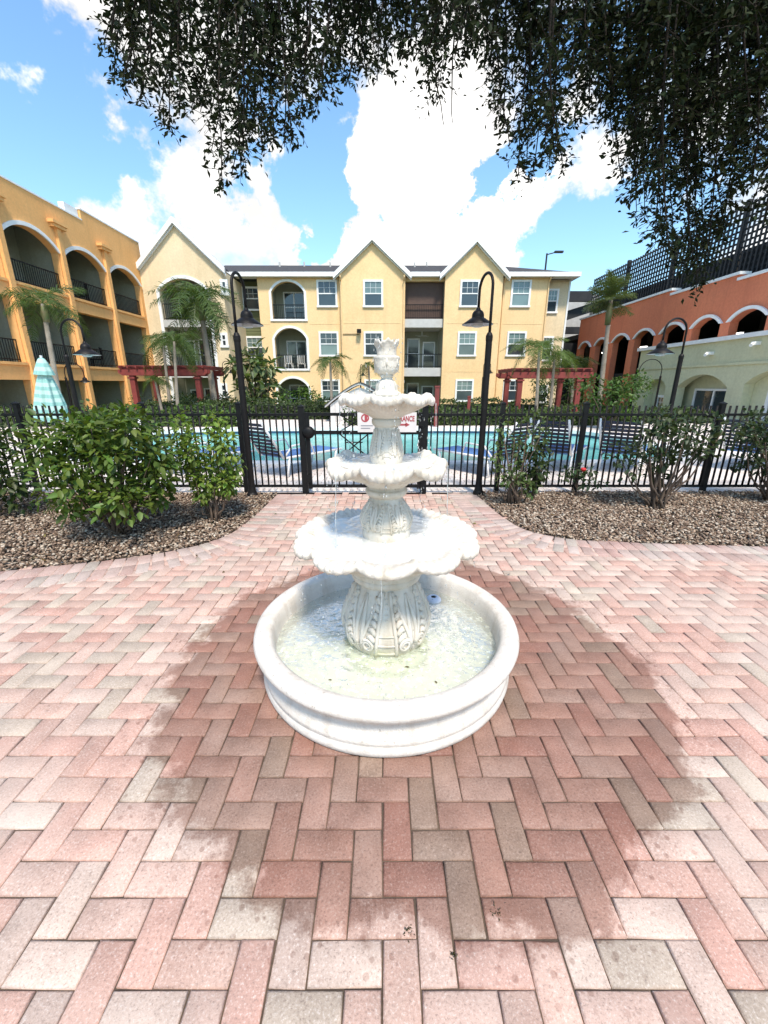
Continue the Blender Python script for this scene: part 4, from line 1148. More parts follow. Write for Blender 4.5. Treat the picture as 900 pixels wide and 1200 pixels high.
# soggy leaves in the water and on the bricks
for (u, v, z, s, lab) in ((322, 768, .165, .030, 'small green leaf at the left edge of the basin water'), (480, 782, .165, .026, 'curled leaf floating in front of the pedestal'), (512, 801, .165, .022, 'dark leaf scrap floating near the front rim'), (389, 797, .165, .020, 'pale scrap of leaf floating front left in the basin')):
    t = (z - CAM_H) / _U(v); x, y = (u - 450) / FPX * t, _F(v) * t
    m = MB(); m.v = [tuple(q * s for q in p_) for p_ in LEAF_V]; m.f = list(LEAF_F)
    o = m.build('fallen_leaf', 'dead_leaf', None, False, None, (x, y, z)); o.rotation_euler = (0, 0, random.uniform(0, 6)); tag(o, lab, 'leaf', 'leaves in the basin')
for (u, v, s, lab) in ((479, 1091, .010, 'small dark clump of debris on the bricks below the basin'), (581, 1068, .013, 'mossy tuft in a brick joint right of the basin front'), (531, 1120, .006, 'tiny dark speck of debris between two foreground bricks')):
    t = -CAM_H / _U(v); x, y = (u - 450) / FPX * t, _F(v) * t
    n = 26; Pp = np.stack([RNG.normal(x, s * .8, n), RNG.normal(y, s * .8, n), np.full(n, .003)], 1)
    V, Fc, Cc = scatter(LEAF_V, LEAF_F, frames(rvec(n) + [0, 0, .4], rvec(n)), Pp, RNG.uniform(.004, .010, n), greens(n, (.05, .045, .02)))
    o = link('debris_tuft', np_mesh('debris_tuft', V, Fc, 'leaf', Cc)); tag(o, lab, 'debris', 'debris on the bricks')

# ------------------------------------------------------------------ black pool fence and gate
FYF = 5.72
gx0, gx1 = -1.13, .565
PICK = np_mesh('picket', *(lambda b: (np.array(b.v), np.array(b.f)))(MB().box(-.0095, .0095, -.0095, .0095, 0, 1.13)), 'black_metal')
def fence(x0, x1, label, post_x):
    f = thing('pool_fence', label, 'fence', ((x0 + x1) / 2, FYF, 0))
    cx = (x0 + x1) / 2
    for z in (.10, 1.10):
        m = MB(); m.box(x0 - cx, x1 - cx, -.019, .019, z - .016, z + .016); m.build('rail', 'black_metal', f)
    n = int((x1 - x0) / .0875)
    for i in range(n + 1):
        x = x0 + (x1 - x0) * i / n
        if min(abs(x - p) for p in post_x) < .05: continue
        o = link('picket', PICK, f); o.location = (x - cx, 0, .09)
    for p in post_x:
        m = MB(); w = .04 if abs(p - gx0) < .03 or abs(p - gx1) < .03 else .03
        h = 1.20 if w == .04 else 1.24
        m.box(p - cx - w, p - cx + w, -w, w, -.05, h); m.box(p - cx - w - .006, p - cx + w + .006, -w - .006, w + .006, h, h + .012)
        m.v += [(p - cx, 0, h + .035)]; k = len(m.v) - 1; m.f += [(k - 4, k - 3, k), (k - 3, k - 2, k), (k - 2, k - 1, k), (k - 1, k - 4, k)]
        m.build('post', 'black_metal', f)
    return f
fence(-9.3, gx0, 'black metal picket fence panels left of the pool gate', [-8.9, -6.9, -5.0, -3.3, -1.98, gx0])
fence(gx1, 9.3, 'black metal picket fence panels right of the pool gate', [gx1, 1.62, 2.75, 4.6, 6.6, 8.6])
gate = thing('pool_gate', 'black metal pool gate with cross braces between two posts', 'gate', ((gx0 + gx1) / 2, FYF, 0))
gc = (gx0 + gx1) / 2; ga, gb = gx0 + .075 - gc, gx1 - .065 - gc
for z, w in ((.10, .02), (.86, .024), (1.105, .02)):
    m = MB(); m.box(ga, gb, -.02, .02, z - w, z + w); m.build('rail', 'black_metal', gate)
for x in (ga, gb):
    m = MB(); m.box(x - .026, x + .026, -.026, .026, .06, 1.13); m.build('stile', 'black_metal', gate)
n = 15
for i in range(1, n):
    x = ga + (gb - ga) * i / n
    o = link('picket', PICK, gate); o.location = (x, 0, .09); o.scale = (1, 1, .905)
xb0, xb1 = ga + .42, ga + .86
for za, zb in ((.86, 1.12), (.86, .50)):
    for s in (0, 1):
        m = MB(); m.bar((xb0 if s else xb1, -.03, za), (xb1 if s else xb0, -.03, zb), .016, .016, (0, 1, 0)); m.build('brace', 'black_metal', gate)
m = MB(); m.box(xb0 + .1, xb1 - .1, -.036, -.024, .72, .735); m.build('brace', 'black_metal', gate)
lk = MB(); lk.lathe(smoothprof([(.001, -.075), (.05, -.07), (.078, -.05), (.085, -.03), (.085, .02), (.06, .04)], 2), 24)
lk.v = [(x, z, y) for x, y, z in lk.v]
o = lk.build('latch', 'black_metal', gate, True); o.location = (ga + .01, 0, .86)
lm = MB(); lm.box(-.03, .03, -.035, .035, -.10, .10); o2 = lm.build('latch_box', 'black_metal', gate); o2.location = (ga - .005, 0, 1.0)
for z in (.22, 1.0):
    m = MB(); m.tube([(gb + .035, -.02, z - .07), (gb + .035, -.02, z + .07)], .03, 10); m.box(gb - .03, gb + .08, -.045, -.03, z - .05, z + .05); m.build('hinge', 'black_metal', gate)
for z in (.22,):
    m = MB(); m.box(ga - .05, ga + .03, -.05, -.03, z - .06, z + .05); m.build('striker', 'black_metal', gate)
# sign hung on the gate
sgn = thing('gate_sign', 'white sign with red ENTRANCE lettering and an arrow on the pool gate', 'sign', (0, FYF - .035, 0))
s0, s1 = atY(419, 483, FYF), atY(487.5, 506, FYF)
m = MB(); m.box(s0.x, s1.x, -.012, 0, s1.z, s0.z); m.build('panel', 'sign_white', sgn)
def text(s, size, x, z, mat, name='lettering', bold=0.0):
    c = bpy.data.curves.new(name, 'FONT'); c.body = s; c.size = size; c.extrude = .001; c.align_x = 'LEFT'; c.offset = bold
    t = bpy.data.objects.new(name + '_tmp', c); COL.objects.link(t)
    bpy.context.view_layer.update()
    me = bpy.data.meshes.new_from_object(t.evaluated_get(bpy.context.evaluated_depsgraph_get())); COL.objects.unlink(t); bpy.data.objects.remove(t)
    me.materials.clear(); me.materials.append(MATS[mat])
    o = link(name, me, sgn); o.location = (x, -.0145, z); o.rotation_euler = (PI / 2, 0, 0); return o
e0 = atY(458.5, 493.2, FYF); tx = text('ENTRANCE', .098, e0.x, e0.z, 'sign_red', bold=.003)
tx.scale = ((atY(485.5, 493, FYF).x - e0.x) / max(v_.co.x for v_ in tx.data.vertices), 1, 1)
a0, a1 = atY(464.5, 497.3, FYF), atY(480, 497.3, FYF)
m = MB(); z = a0.z; m.box(a0.x, a1.x - .05, -.015, -.013, z - .012, z + .012); m.add([(a1.x - .06, -.015, z - .032), (a1.x, -.015, z), (a1.x - .06, -.015, z + .032)], [(0, 1, 2)]); m.build('arrow', 'sign_red', sgn)
c0 = atY(428, 489.5, FYF)
m = MB(); n = 28
m.v = [(c0.x + .055 * math.cos(2 * PI * k / n), -.0145, c0.z + .055 * math.sin(2 * PI * k / n)) for k in range(n)] + [(c0.x + .036 * math.cos(2 * PI * k / n), -.0145, c0.z + .036 * math.sin(2 * PI * k / n)) for k in range(n)]
m.f = [(k, (k + 1) % n, n + (k + 1) % n, n + k) for k in range(n)]; m.build('emblem', 'sign_red', sgn)
m = MB(); m.box(c0.x - .006, c0.x + .03, -.0152, -.0135, c0.z - .034, c0.z + .034); m.build('emblem_bar', 'sign_red', sgn)
for k, vv in enumerate((498.5, 501.5)):
    q0, q1 = atY(423, vv, FYF), atY(437 - 3 * k, vv, FYF); m = MB(); m.box(q0.x, q1.x, -.0142, -.0125, q0.z - .006, q0.z + .006); m.build('small_print', 'sign_grey', sgn)

# ------------------------------------------------------------------ lamps
def lamp(loc, h, arm, rz, label, shade=1.0, thick=1.0, split=.74, group='gooseneck lamp posts'):
    """thick lower post, thin upper pole hooking over to a dome with a flared cone shade; the arm points along local +x"""
    L = thing('lamp_post', label, 'lamp', loc, rz, group)
    m = MB(); hs = h * split
    m.lathe([(.085 * thick, -.05), (.085 * thick, .04), (.07 * thick, .06), (.055 * thick, .14), (.05 * thick, .2), (.047 * thick, hs - .08), (.052 * thick, hs - .06), (.052 * thick, hs - .01), (.03 * thick, hs + .03), (.001, hs + .03)], 20)
    m.build('post', 'lamp_metal', L, False, fix=False)
    r = arm / 2; zt = h - r
    ps = [(0, 0, hs), (0, 0, (hs + zt) / 2), (0, 0, zt)] + [(r - r * math.cos(a), 0, zt + r * math.sin(a) * 1.0) for a in np.linspace(.15, PI - .1, 16)]
    drop = .18 * h / 2.8
    ps += [(arm, 0, zt - drop * .5), (arm, 0, zt - drop)]
    m = MB(); m.tube(ps, .021 * thick, 10); m.build('arm', 'lamp_metal', L, True)
    zs = zt - drop; k = shade
    m = MB()
    m.lathe(smoothprof([(.02 * k, .0), (.028 * k, -.015 * k), (.034 * k, -.03 * k), (.062 * k, -.05 * k), (.078 * k, -.085 * k), (.08 * k, -.12 * k), (.082 * k, -.125 * k)], 3) + [(.10 * k, -.135 * k), (.205 * k, -.205 * k), (.205 * k, -.212 * k)], 32, (arm, 0, zs))
    o = m.build('lamp_shade', 'lamp_metal', L, True, fix=False)
    m = MB(); m.lathe([(.203 * k, -.211 * k), (.10 * k, -.142 * k), (.001, -.13 * k)], 32, (arm, 0, zs)); m.build('reflector', 'lamp_inner', o, True, fix=False)
    m = MB(); m.lathe(smoothprof([(.07 * k, -.14 * k), (.072 * k, -.20 * k), (.066 * k, -.235 * k), (.001, -.245 * k)], 3), 20, (arm, 0, zs)); m.build('lens', 'lamp_inner', o, True, fix=False)
    return L
lamp((-1.84, 5.52, 0), 2.81, .36, math.radians(84), 'black gooseneck lamp post at the fence left of the gate', 1.0, .86)
lamp((1.34, 5.62, 0), 2.83, .36, math.radians(104), 'black gooseneck lamp post at the fence right of the gate', 1.0, .86)
lamp((-7.0, 9.6, 0), 2.82, .52, math.radians(-8), 'black gooseneck lamp post beside the folded teal umbrella', 1.3, 1.0)
lamp((6.55, 9.6, 0), 2.84, .52, math.radians(187), 'black gooseneck lamp post in front of the green clubhouse corner', 1.3, 1.0)
lamp((-15.2, 20.5, -.1), 2.55, .9, 0, 'lamp post close to the orange wing left of the red pergola', 1.2, 1.0)
lamp((13.0, 20.2, -.3), 2.9, 1.0, PI * .97, 'small lamp post beside the clubhouse niche window', 1.25, .9)
lamp((-9.7, 26, -.7), 3.5, .45, .3, 'small lamp post in front of the cream wing corner', 1.0, .9)
lamp((-1.5, 27.5, -.7), 3.4, .5, 1.3, 'tiny lamp post behind the top bowl in front of the yellow wall', 1.0, .9)
lamp((6.1, 26.5, -.7), 3.5, .5, .3, 'thin lamp post in front of the right gable behind the near lamp', .9, .8)
p = atY(641, 297, 44)
L = thing('street_light', 'tall street light showing above the roof at the right end', 'street light', (p.x, 44, GROUND_FAR), 0)
m = MB(); m.tube([(0, 0, 0), (0, 0, p.z - GROUND_FAR)], [.14, .08], 8); m.build('pole', 'dark_steel', L)
m = MB(); m.tube([(0, 0, p.z - GROUND_FAR - .1), (.9, 0, p.z - GROUND_FAR + .12)], .05, 6); m.box(.7, 1.5, -.15, .15, p.z - GROUND_FAR + .05, p.z - GROUND_FAR + .2); m.build('lamp_head', 'dark_steel', L)

# ------------------------------------------------------------------ red pergolas and posts
def pergola(x0, x1, y0, y1, zb, zt, label):
    P = thing('pergola', label, 'pergola', ((x0 + x1) / 2, (y0 + y1) / 2, zb), 0, 'red pergolas across the pool')
    hx, hy, H_ = (x1 - x0) / 2, (y1 - y0) / 2, zt - zb
    for sx in (-1, 1):
        for sy in (-1, 1):
            px, py = sx * (hx - .55), sy * (hy - .3)
            m = MB(); m.box(px - .11, px + .11, py - .11, py + .11, 0, H_ - .32); o = m.build('post', 'pergola_red', P)
            m = MB(); m.box(px - .16, px + .16, py - .16, py + .16, H_ - .48, H_ - .40); m.build('capital', 'pergola_red', o)
    for sy in (-1, 1):
        for k in (-.14, .14):
            m = MB(); y = sy * (hy - .3) + k
            m.prism([(-hx, H_ - .22), (-hx, H_ - .08), (hx, H_ - .08), (hx, H_ - .22), (hx - .18, H_ - .34), (-hx + .18, H_ - .34)], lambda a, d, z, y=y: (a, y + d, z), -.035, .035); m.build('beam', 'pergola_red', P)
    n = 11
    for i in range(n):
        x = -hx + .16 + (2 * hx - .32) * i / (n - 1); m = MB()
        m.prism([(-hy, H_ - .02), (-hy, H_ + .06), (hy, H_ + .06), (hy, H_ - .02), (hy - .15, H_ - .079), (-hy + .15, H_ - .079)], lambda a, d, z, x=x: (x + d, a, z), -.03, .03); m.build('rafter', 'pergola_red', P)
    for i in range(5):
        y = -hy + .2 + (2 * hy - .4) * i / 4; m = MB(); m.box(-hx + .05, hx - .05, y - .025, y + .025, H_ + .061, H_ + .10); m.build('lath', 'pergola_red', P)
    return P
a, b = atY(141, 437, 20), atY(245, 437, 20)
pergola(a.x, b.x, 19.7, 22.2, -.5, atY(450, 431, 20).z, 'red timber pergola between palms in front of the cream wing')
a, b = atY(596, 440, 20), atY(693, 440, 20)
pergola(a.x, b.x, 19.7, 22.4, -.5, atY(450, 434, 20).z, 'red timber pergola between palms before the right end of the yellow building')
for (u, v0, v1, Y, w, lab) in ((512.5, 452, 496, 15.2, .075, 'red wooden post behind the pool right of the fountain top'), (550, 464, 486, 18.5, .06, 'shorter red post in the hedge below the right gable')):
    a = atY(u, v0, Y); o = thing('red_post', lab, 'post', (a.x, Y, 0), 0, 'red posts by the hedge')
    m = MB(); m.box(-w, w, -w, w, -.05, a.z - .06); m.build('shaft', 'pergola_red', o); m = MB(); m.box(-w * 1.25, w * 1.25, -w * 1.25, w * 1.25, a.z - .06, a.z); m.build('cap', 'pergola_red', o)

# small white hut behind the pool
Yh = 17.2
h0, h1 = atY(381, 474, Yh), atY(462, 474, Yh); hp = atY(420, 452, Yh)
hut = thing('hut', 'small white board hut with a curved roof edge behind the pool', 'hut', ((h0.x + h1.x) / 2, Yh, 0))
hw = (h1.x - h0.x) / 2 - .2; ze = h0.z - .02; zp = hp.z
nb = 12
for i in range(nb):
    x0, x1 = -hw + 2 * hw * i / nb + .006, -hw + 2 * hw * (i + 1) / nb - .006
    top = lambda x: ze + (zp - .06 - ze) * max(0, 1 - abs(x / hw) ** 1.3)
    m = MB(); m.prism([(x0, 0), (x1, 0), (x1, top(x1)), (x0, top(x0))], lambda a, d, z: (a, d, z), 0, .04); m.build('board', 'sign_white', hut)
m = MB(); m.box(-hw, hw, .05, 1.6, 0, ze - .02); m.build('body', 'grey_trim', hut)
m = MB(); n = 20
pts = [(-hw - .2 + (2 * hw + .4) * i / n, ze - .1 + (zp - ze + .14) * max(0, 1 - abs(i / n * 2 - 1) ** 1.3)) for i in range(n + 1)]
for (x0, z0), (x1, z1) in zip(pts, pts[1:]): m.prism([(x0, z0), (x1, z1), (x1, z1 + .07), (x0, z0 + .07)], lambda a, d, z: (a, d, z), -.12, 1.75)
m.build('roof', 'sign_white', hut)
m = MB()
for (x0, z0), (x1, z1) in zip(pts, pts[1:]): m.prism([(x0, z0 + .07), (x1, z1 + .07), (x1, z1 + .10), (x0, z0 + .10)], lambda a, d, z: (a, d, z), -.15, 1.78)
m.build('roof_edge', 'shingle', hut)

# ------------------------------------------------------------------ loungers
def lounger(loc, rz, label, back=58):
    L = thing('pool_lounger', label, 'lounger', loc, rz, 'loungers on the pool deck')
    # local: head at -x, feet at +x, seat from x=-.1 to 1.25
    for sy in (-.31, .31):
        m = MB(); m.tube([(-.12, sy, .33), (1.25, sy, .33)], .02, 8); m.build('rail', 'lounger_frame', L, True)
        for x in (.0, 1.1):
            m = MB(); m.tube([(x - .06, sy, 0), (x, sy, .33), ], .018, 8); m.build('leg', 'lounger_frame', L, True)
        e = (-.12 - .72 * math.cos(math.radians(back)), sy, .33 + .72 * math.sin(math.radians(back)))
        m = MB(); m.tube([(-.12, sy, .33), e], .02, 8); m.build('back_rail', 'lounger_frame', L, True)
        m = MB(); m.tube([(-.12, sy * 1.02, .33), (.05, sy * 1.08, .52), (.45, sy * 1.08, .54), (.55, sy * 1.02, .33)], .016, 8); m.build('arm', 'lounger_frame', L, True)
    ST = lambda: MB().box(-.026, .026, -.30, .30, -.004, .004)
    me = None
    for i in range(9):
        t = .05 + i * .075
        m = ST(); o = m.build('strap', 'lounger_navy', L); o.location = (-.12 - t * math.cos(math.radians(back)), 0, .335 + t * math.sin(math.radians(back))); o.rotation_euler = (0, math.radians(back), 0)
    m = MB(); m.box(-.1, 1.22, -.29, .29, .325, .345); m.build('seat', 'lounger_blue', L)
lounger((-1.82, 6.95, 0), math.radians(52), 'navy strap lounger beside the left lamp post')
lounger((1.95, 6.9, 0), math.radians(128), 'navy strap lounger just right of the right lamp post')
lounger((3.05, 7.3, 0), math.radians(52), 'navy strap lounger behind the first sparse shrub right of the gate')
lounger((4.2, 7.2, 0), math.radians(50), 'navy strap lounger behind the middle right shrub')
lounger((6.6, 7.4, 0), math.radians(35), 'navy strap lounger behind the far right shrub')
lounger((-3.6, 7.1, 0), math.radians(30), 'navy strap lounger behind the gap between the two left bushes')

# ------------------------------------------------------------------ folded umbrella
p = atY(37, 419, 8.4)
um = thing('patio_umbrella', 'folded teal striped patio umbrella behind the left fence', 'umbrella', (p.x + .1, 8.4, 0))
zt = p.z
def umod(i, r, z, q): return r * (1 + .16 * math.cos(8 * q) * min(1, (zt - z) * 1.5)), z
m = MB(); m.tube([(0, 0, 0), (0, 0, zt + .04)], .022, 10); m.build('pole', 'lounger_frame', um)
m = MB(); m.lathe(smoothprof([(.05, zt - .20), (.13, zt - .42), (.19, zt - .7), (.24, zt - .95), (.27, zt - 1.15), (.24, zt - 1.17), (.05, zt - .9)], 4), 96, mod=umod); m.build('canopy', 'umbrella_cloth', um, True, fix=False)
m = MB(); m.lathe(smoothprof([(.004, zt), (.05, zt - .02), (.10, zt - .12), (.155, zt - .29), (.15, zt - .30), (.03, zt - .2)], 4), 64, mod=umod); m.build('canopy_vent', 'umbrella_cloth', um, True, fix=False)
m = MB(); m.lathe([(.28, 0), (.28, .05), (.06, .08), (.04, .3)], 24); m.build('base', 'lamp_metal', um)
um.rotation_euler = (math.radians(2), math.radians(4), 0)

# ------------------------------------------------------------------ plants
def leafcloud(P, D, Nn, size, cols, mat='leaf', bv=LEAF_V, bf=LEAF_F, name='foliage', wide=1.0):
    n = len(P); s = np.asarray(size)
    S = np.stack([s, s * wide, s], 1)
    V, Fc, Cc = scatter(bv, bf, frames(D, Nn), P, S, cols)
    return np_mesh(name, V, Fc, mat, Cc)
def shrub(loc, rx, ry, h, n, leaf, base, label, stems=7, low=.25, clumps=14, fill=.55, group='shrubs in the gravel beds', wide=1.1, yellow=.15, seed=1):
    """woody stems from one foot; leaves sit in clumps round the stem ends"""
    rg = random.Random(seed)
    T = thing('shrub', label, 'shrub', loc, 0, group)
    m = MB(); cl = []
    for k in range(clumps):
        q = rg.uniform(0, 2 * PI); rr = math.sqrt(rg.random()) * .86; zz = h * (low + (1 - low) * rg.uniform(.08, .92))
        f = math.sqrt(max(.1, 1 - ((zz / h - .6) / .62) ** 2))
        cl.append(Vector((math.cos(q) * rr * rx * f, math.sin(q) * rr * ry * f, zz)))
    for k, c in enumerate(cl):
        b = Vector((rg.uniform(-.07, .07), rg.uniform(-.07, .07), -.02)); mid = b.lerp(c, .5) + Vector((rg.uniform(-.08, .08), rg.uniform(-.08, .08), -.06 * h))
        pts = [b, b.lerp(mid, .5) + Vector((0, 0, .03)), mid, mid.lerp(c, .5), c]
        r0 = rg.uniform(.007, .014) * (h / .9)
        m.tube(pts, [r0, r0 * .85, r0 * .65, r0 * .5, r0 * .25], 6)
    m.build('stem', 'twig', T, True, 'stuff')
    P, D, Nn = [], [], []
    per = n // clumps
    for c in cl:
        sp = np.array([rx * fill, ry * fill, h * fill * .45]) * rg.uniform(.65, 1.1)
        u = rvec(per); rad = RNG.random((per, 1)) ** .45
        p = np.array(c) + u * rad * sp
        P.append(p); D.append(u * .7 + rvec(per) * .6 + np.array([0, 0, -.15])); Nn.append(u * .6 + np.array([0, 0, .9]) + rvec(per) * .4)
    P = np.concatenate(P); D = np.concatenate(D); Nn = np.concatenate(Nn)
    ok = P[:, 2] > .06; P, D, Nn = P[ok], D[ok], Nn[ok]
    cols = greens(len(P), base, .4, yellow)
    me = leafcloud(P, D, Nn, leaf * RNG.uniform(.6, 1.25, len(P)), cols, wide=wide)
    link('foliage', me, T, 'stuff')
    return T
G_DARK, G_MID, G_LIGHT = (.045, .075, .018), (.075, .125, .022), (.12, .19, .035)
shrub((-2.72, 3.95, 0), .64, .52, 1.24, 3300, .085, G_MID, 'large leafy green bush nearest the patio on the left', 9, .26, 26, .40, seed=3)
shrub((-1.93, 4.42, 0), .38, .34, 1.18, 1700, .072, G_LIGHT, 'light green upright bush beside the left lamp post', 6, .22, 14, .40, seed=8)
shrub((-4.75, 4.55, 0), .62, .5, 1.25, 1500, .085, G_DARK, 'dark green bush cut off by the left picture edge', 7, .12, 20, .42, seed=5)
shrub((-3.35, 5.15, 0), .6, .35, 1.2, 900, .07, G_DARK, 'dark bush against the fence behind the large left bush', 6, .3, 14, .45, seed=6)
shrub((1.66, 5.1, 0), .36, .30, 1.14, 520, .065, (.07, .11, .035), 'sparse pale twiggy shrub just right of the right lamp post', 10, .12, 22, .30, seed=11)
shrub((2.0, 5.45, 0), .26, .22, .85, 520, .085, (.03, .05, .015), 'low dark bushy shrub against the fence right of the lamp post', 6, .1, 14, .4, seed=12)
shrub((3.42, 4.9, 0), .72, .40, 1.25, 1250, .075, (.038, .06, .026), 'twiggy dark-leaved shrub in the middle of the right bed', 12, .22, 26, .26, seed=21)
shrub((5.15, 5.2, 0), .85, .42, 1.38, 1900, .075, (.038, .06, .028), 'tangled leaning shrub at the right picture edge', 12, .18, 28, .26, seed=23)
shrub((2.72, 5.5, 0), .3, .16, .42, 200, .07, (.04, .07, .03), 'small low shrub with a red bloom at the foot of the right fence', 5, .2, 8, .4, seed=25)
m = MB(); m.lathe(smoothprof([(.002, -.02), (.03, 0), (.036, .02), (.02, .035), (.002, .03)], 2), 10); o = m.build('hibiscus_bloom', 'flower_red', None, True, None, (2.66, 5.36, .40)); tag(o, 'small red bloom on the low shrub by the right fence', 'flower')

def hedge(x0, x1, y0, y1, z0, z1, n, leaf, base, label, group='clipped hedges behind the pool'):
    T = thing('hedge', label, 'hedge', ((x0 + x1) / 2, (y0 + y1) / 2, z0), 0, group)
    hx, hy, h = (x1 - x0) / 2, (y1 - y0) / 2, z1 - z0
    m = MB(); nx = max(4, int(hx * 4)); RR = random.Random(4)
    for i in range(nx + 1):
        x = -hx * .97 + 2 * hx * .97 * i / nx
        for (y, z) in ((-hy * .85, 0), (-hy * .85, h * .85 + RR.uniform(-.05, .03)), (0, h * .9 + RR.uniform(-.05, .03)), (hy * .85, h * .85), (hy * .85, 0)): m.v.append((x, y, z))
    m.f = [(i * 5 + k, i * 5 + k + 1, i * 5 + 6 + k, i * 5 + 5 + k) for i in range(nx) for k in range(4)]
    m.build('core', 'hedge_core', T)
    side = RNG.random(n)
    P = np.stack([RNG.uniform(-hx, hx, n), np.where(side < .5, -hy, RNG.uniform(-hy, hy, n)), np.where(side < .5, RNG.uniform(.0, h, n), h)], 1)
    bump_ = .10 * np.sin(P[:, 0] * 2.3) + .07 * np.sin(P[:, 0] * 5.1 + 1)
    P[:, 2] += np.where(side >= .5, bump_, 0); P += RNG.normal(0, .045, P.shape)
    Nn = np.where((side < .5)[:, None], np.array([[0, -1., .5]]), np.array([[0, -.2, 1.]])) + .5 * rvec(n)
    me = leafcloud(P, rvec(n) + np.array([0, -.2, .2]), Nn, leaf * RNG.uniform(.6, 1.3, n), greens(n, base, .45), wide=1.3)
    link('foliage', me, T, 'stuff')
simple('hedge_core', (.018, .028, .008), .95, (.012, .018, .006), 6)
hedge(-1.5, 8.6, 15.7, 16.5, 0, .55, 5200, .09, (.05, .085, .02), 'low clipped hedge behind the pool right of the fountain')
hedge(1.0, 9.0, 23.2, 24.2, -.7, .58, 3600, .11, (.04, .07, .018), 'dark hedge along the foot of the yellow building')
hedge(-10.5, -1.8, 18.4, 19.3, 0, .72, 4200, .1, (.035, .06, .016), 'dark hedge behind the pool left of the white hut')
hedge(-15.6, -5.0, 15.2, 16.0, 0, .62, 4600, .1, (.055, .10, .022), 'bright green hedge in front of the orange wing')
hedge(8.6, 13.4, 16.6, 17.4, 0, .42, 3200, .1, (.04, .075, .02), 'hedge in front of the green clubhouse')

def bush(loc, rx, rz_, n, leaf, base, label, seed):
    return shrub(loc, rx, rx * .8, rz_, n, leaf, base, label, 6, .2, 16, .42, 'bushes by the far buildings', seed=seed)
p = atY(365, 478, 22); bush((p.x, 22, -.7), 1.7, 2.0, 1700, .16, (.06, .12, .02), 'bright green bush below the arched balconies', 31)
p = atY(715, 478, 14.5); bush((p.x, 14.5, 0), 1.25, 1.75, 1800, .13, (.05, .10, .02), 'round green bush in front of the red arcade', 32)
p = atY(262, 478, 24); bush((p.x, 24, -.7), 1.5, 1.6, 1100, .15, (.06, .10, .03), 'pale green bush at the foot of the cream wing', 33)
p = atY(205, 478, 22); bush((p.x, 22, -.7), 2.2, 1.7, 1400, .15, (.04, .075, .02), 'dark bush beneath the left red pergola', 34)
p = atY(662, 478, 24); bush((p.x, 24, -.7), 2.2, 2.6, 1500, .16, (.04, .075, .02), 'dark bush behind the right red pergola', 35)
# large-leaved plant left of the arches
p = atY(302, 470, 22)
shrub((p.x, 22, -.7), 1.25, .9, 4.2, 330, .62, (.10, .14, .06), 'tall large-leaved plant before the olive siding', 8, .25, 20, .30, 'bushes by the far buildings', wide=.75, seed=41)

# palms: each frond its own part
def frond_mesh(L, lf, droop, n=26, plume=.5, seed=0, ld=.9):
    rg = random.Random(seed); V, Fc = [], []
    pts = []
    for i in range(n + 1):
        s = i / n; pts.append(Vector((L * (s - .12 * droop * s * s), 0, L * (.55 * s - .9 * droop * s * s))))
    for i in range(n):      # rachis: two crossed strips
        a, b = pts[i], pts[i + 1]; w = .018 * L / 2 * (1 - .8 * i / n) + .004
        k = len(V); V += [a + Vector((0, w, 0)), a - Vector((0, w, 0)), b - Vector((0, w, 0)), b + Vector((0, w, 0))]; Fc.append((k, k + 1, k + 2, k + 3))
    for i in range(3, n + 1):
        s = i / n; l = lf * (math.sin(PI * (.12 + .80 * s)) ** .7) * rg.uniform(.85, 1.1)
        t = (pts[i] - pts[i - 1]).normalized()
        for sg in (-1, 1):
            for rep in range(2):
                lift = rg.uniform(-plume, plume * .8) - .15
                dirv = (t * .75 + Vector((0, sg * 1.0, lift))).normalized()
                tip = pts[i] + dirv * l * .62; tip2 = tip + (dirv + Vector((0, 0, -ld))).normalized() * l * .42
                w = lf * .055
                k = len(V); o = t * w * .5
                V += [pts[i] - o, pts[i] + o, tip + o * .8, tip - o * .8, tip2]
                Fc += [(k, k + 1, k + 2, k + 3), (k + 3, k + 2, k + 4, k + 4)]
    return V, Fc
def frond_obj_mesh(key, base, *a, **k):
    V, Fc = frond_mesh(*a, **k)
    me = bpy.data.meshes.new('frond'); me.from_pydata([tuple(v) for v in V], [], [f if f[2] != f[3] else f[:3] for f in Fc]); me.update()
    at_ = me.color_attributes.new('Col', 'FLOAT_COLOR', 'POINT'); n = len(V)
    c = np.ones((n, 4), np.float32); c[:, :3] = greens(n, base, .25, .2); at_.data.foreach_set('color', c.ravel())
    me.materials.append(MATS['leaf']); return me
